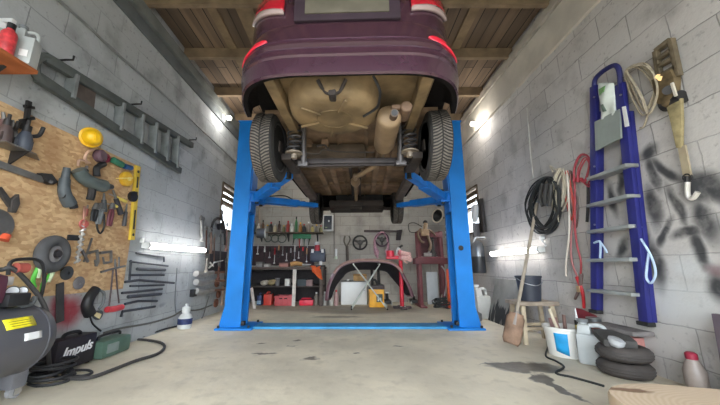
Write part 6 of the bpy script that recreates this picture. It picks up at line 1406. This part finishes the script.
# work lamp with cream reflector, upper right of the back wall
q = bx(437, 216, 6.85); t = thing('work_lamp', 'black work lamp with a cream rim high on the back wall by the column', 'lamp', q)
m = MB(); dirn = V((-.8, -.5, .1)).normalized(); m.lathe([(.03, 0), (.05, .02), (.15, .12), (.16, .12), (.16, .13), (.05, .0)], q + V((.10, 0, -.02)), dirn, 24); m.build('shade', black_pl, t)
m = MB(); m.torus(q + V((.10, 0, -.02)) + dirn * .13, dirn, .155, .016, 24, 6); m.build('rim', M('lamp_rim_cream', (206, 194, 176), .5), t)
m = MB(); m.cyl(q + V((.10, 0, -.02)), q + V((.20, .14, -.02)), .02, n=10); m.build('arm', dark_steel, t)
for k, y_ in enumerate((226, 232, 237)):
    q = bx(448, y_, 6.9); m = MB(); m.box(q + V((0, .03, 0)), (.10, .10, .05), bev=.01); one(m, 'wall_clip', white_p, 'white wall clip in the back corner by the column, %s from the top' % ORD[k], 'clip', 'white wall clips')
m = MB(); q = B(398.5, 238, .04); m.prism([q + V((-.03, 0, .18)), q + V((.10, 0, .20)), q + V((.05, 0, -.05)), q + V((-.06, 0, -.05))], (0, .03, 0), .006); one(m, 'dark_pouch', M('pouch_dark', (48, 40, 42), .7), 'dark pouch hanging on the back wall above the red stand', 'pouch')
# ================================================================== MORE SMALL TOOLS
extra = [((3, 112), (6, 132), .026, 'dark rosy hand tool on the chipboard edge behind the steel tray', (96, 70, 72)), ((13, 120), (15, 140), .02, 'thin grey file hanging beside the grey drill', (118, 118, 120)),
         ((87, 166), (83, 176), .030, 'black tool grip tucked left of the corded drill body', (42, 42, 44)), ((104, 193), (104, 212), .024, 'dark grey tool shaft hanging under the chuck of the corded drill', (76, 78, 80)),
         ((113, 190), (121, 214), .026, 'dark tool handle hanging behind the yellow screwdrivers', (48, 46, 52)), ((127, 204), (124, 226), .020, 'slim dark chisel hanging left of the spirit level', (70, 68, 70)),
         ((88, 205), (85, 216), .018, 'short reddish tool beside the auger shank', (150, 84, 72)), ((9, 232), (3, 240), .030, 'orange red grip at the chipboard edge under the saw blade', (214, 88, 56))]
for i, (a, b, r, lb, cc) in enumerate(extra):
    pa, pb = L(*a, .025 + r), L(*b, .025 + r); d = pb - pa; t = thing('panel_tool', lb, 'tool', pb)
    m = MB(); m.cyl(pa + d * .35, pb, r * .8, r, n=12); m.build('handle', M('panel_tool_%d' % i, cc, .5, var=.25), t)
    m = MB(); m.cyl(pa, pa + d * .37, r * .35, r * .5, n=10); m.build('shank', mid_steel, t)
col_tools = [((201, 220), (202, 240), 'thin silver scraper hung nearest the tube light', (176, 172, 166)), ((211, 232), (211, 252), 'brown stick tool hung just left of the pulley belt', (126, 100, 86)), ((222, 214), (223, 232), 'dark chain hook hung under the side window', (66, 62, 64)),
             ((227, 226), (226, 250), 'rosy brown rod hung tight beside the blue column', (140, 104, 98)), ((207, 258), (206, 272), 'pale small bracket hung at the slate board edge', (168, 160, 150)), ((219, 266), (218, 279), 'rust red clamp hung under the slate board', (120, 76, 64)),
             ((226, 262), (225, 286), 'dark iron bar hung between slate board and column', (70, 66, 66)), ((223, 286), (222, 304), 'tan metal rod hung low beside the column', (164, 140, 120))]
for i, (a, b, lb, cc) in enumerate(col_tools):
    pa, pb = L(*a, .06), L(*b, .06); d = pb - pa; t = thing('hung_tool', lb, 'tool', pb)
    m = MB(); m.cyl(pa, pb, .014, .022, n=10); m.build('shaft', M('hung_tool_%d' % i, cc, .5, metal=.2, var=.3), t)
    m = MB(); m.torus(pa - V((0, 0, -.03)), (1, 0, 0), .032, .012, 16, 6); m.build('eye', mid_steel, t)
    m = MB(); m.box(pb, (.035, .085, .05), bev=.01); m.build('head', M('hung_tool_%d' % i, cc), t)
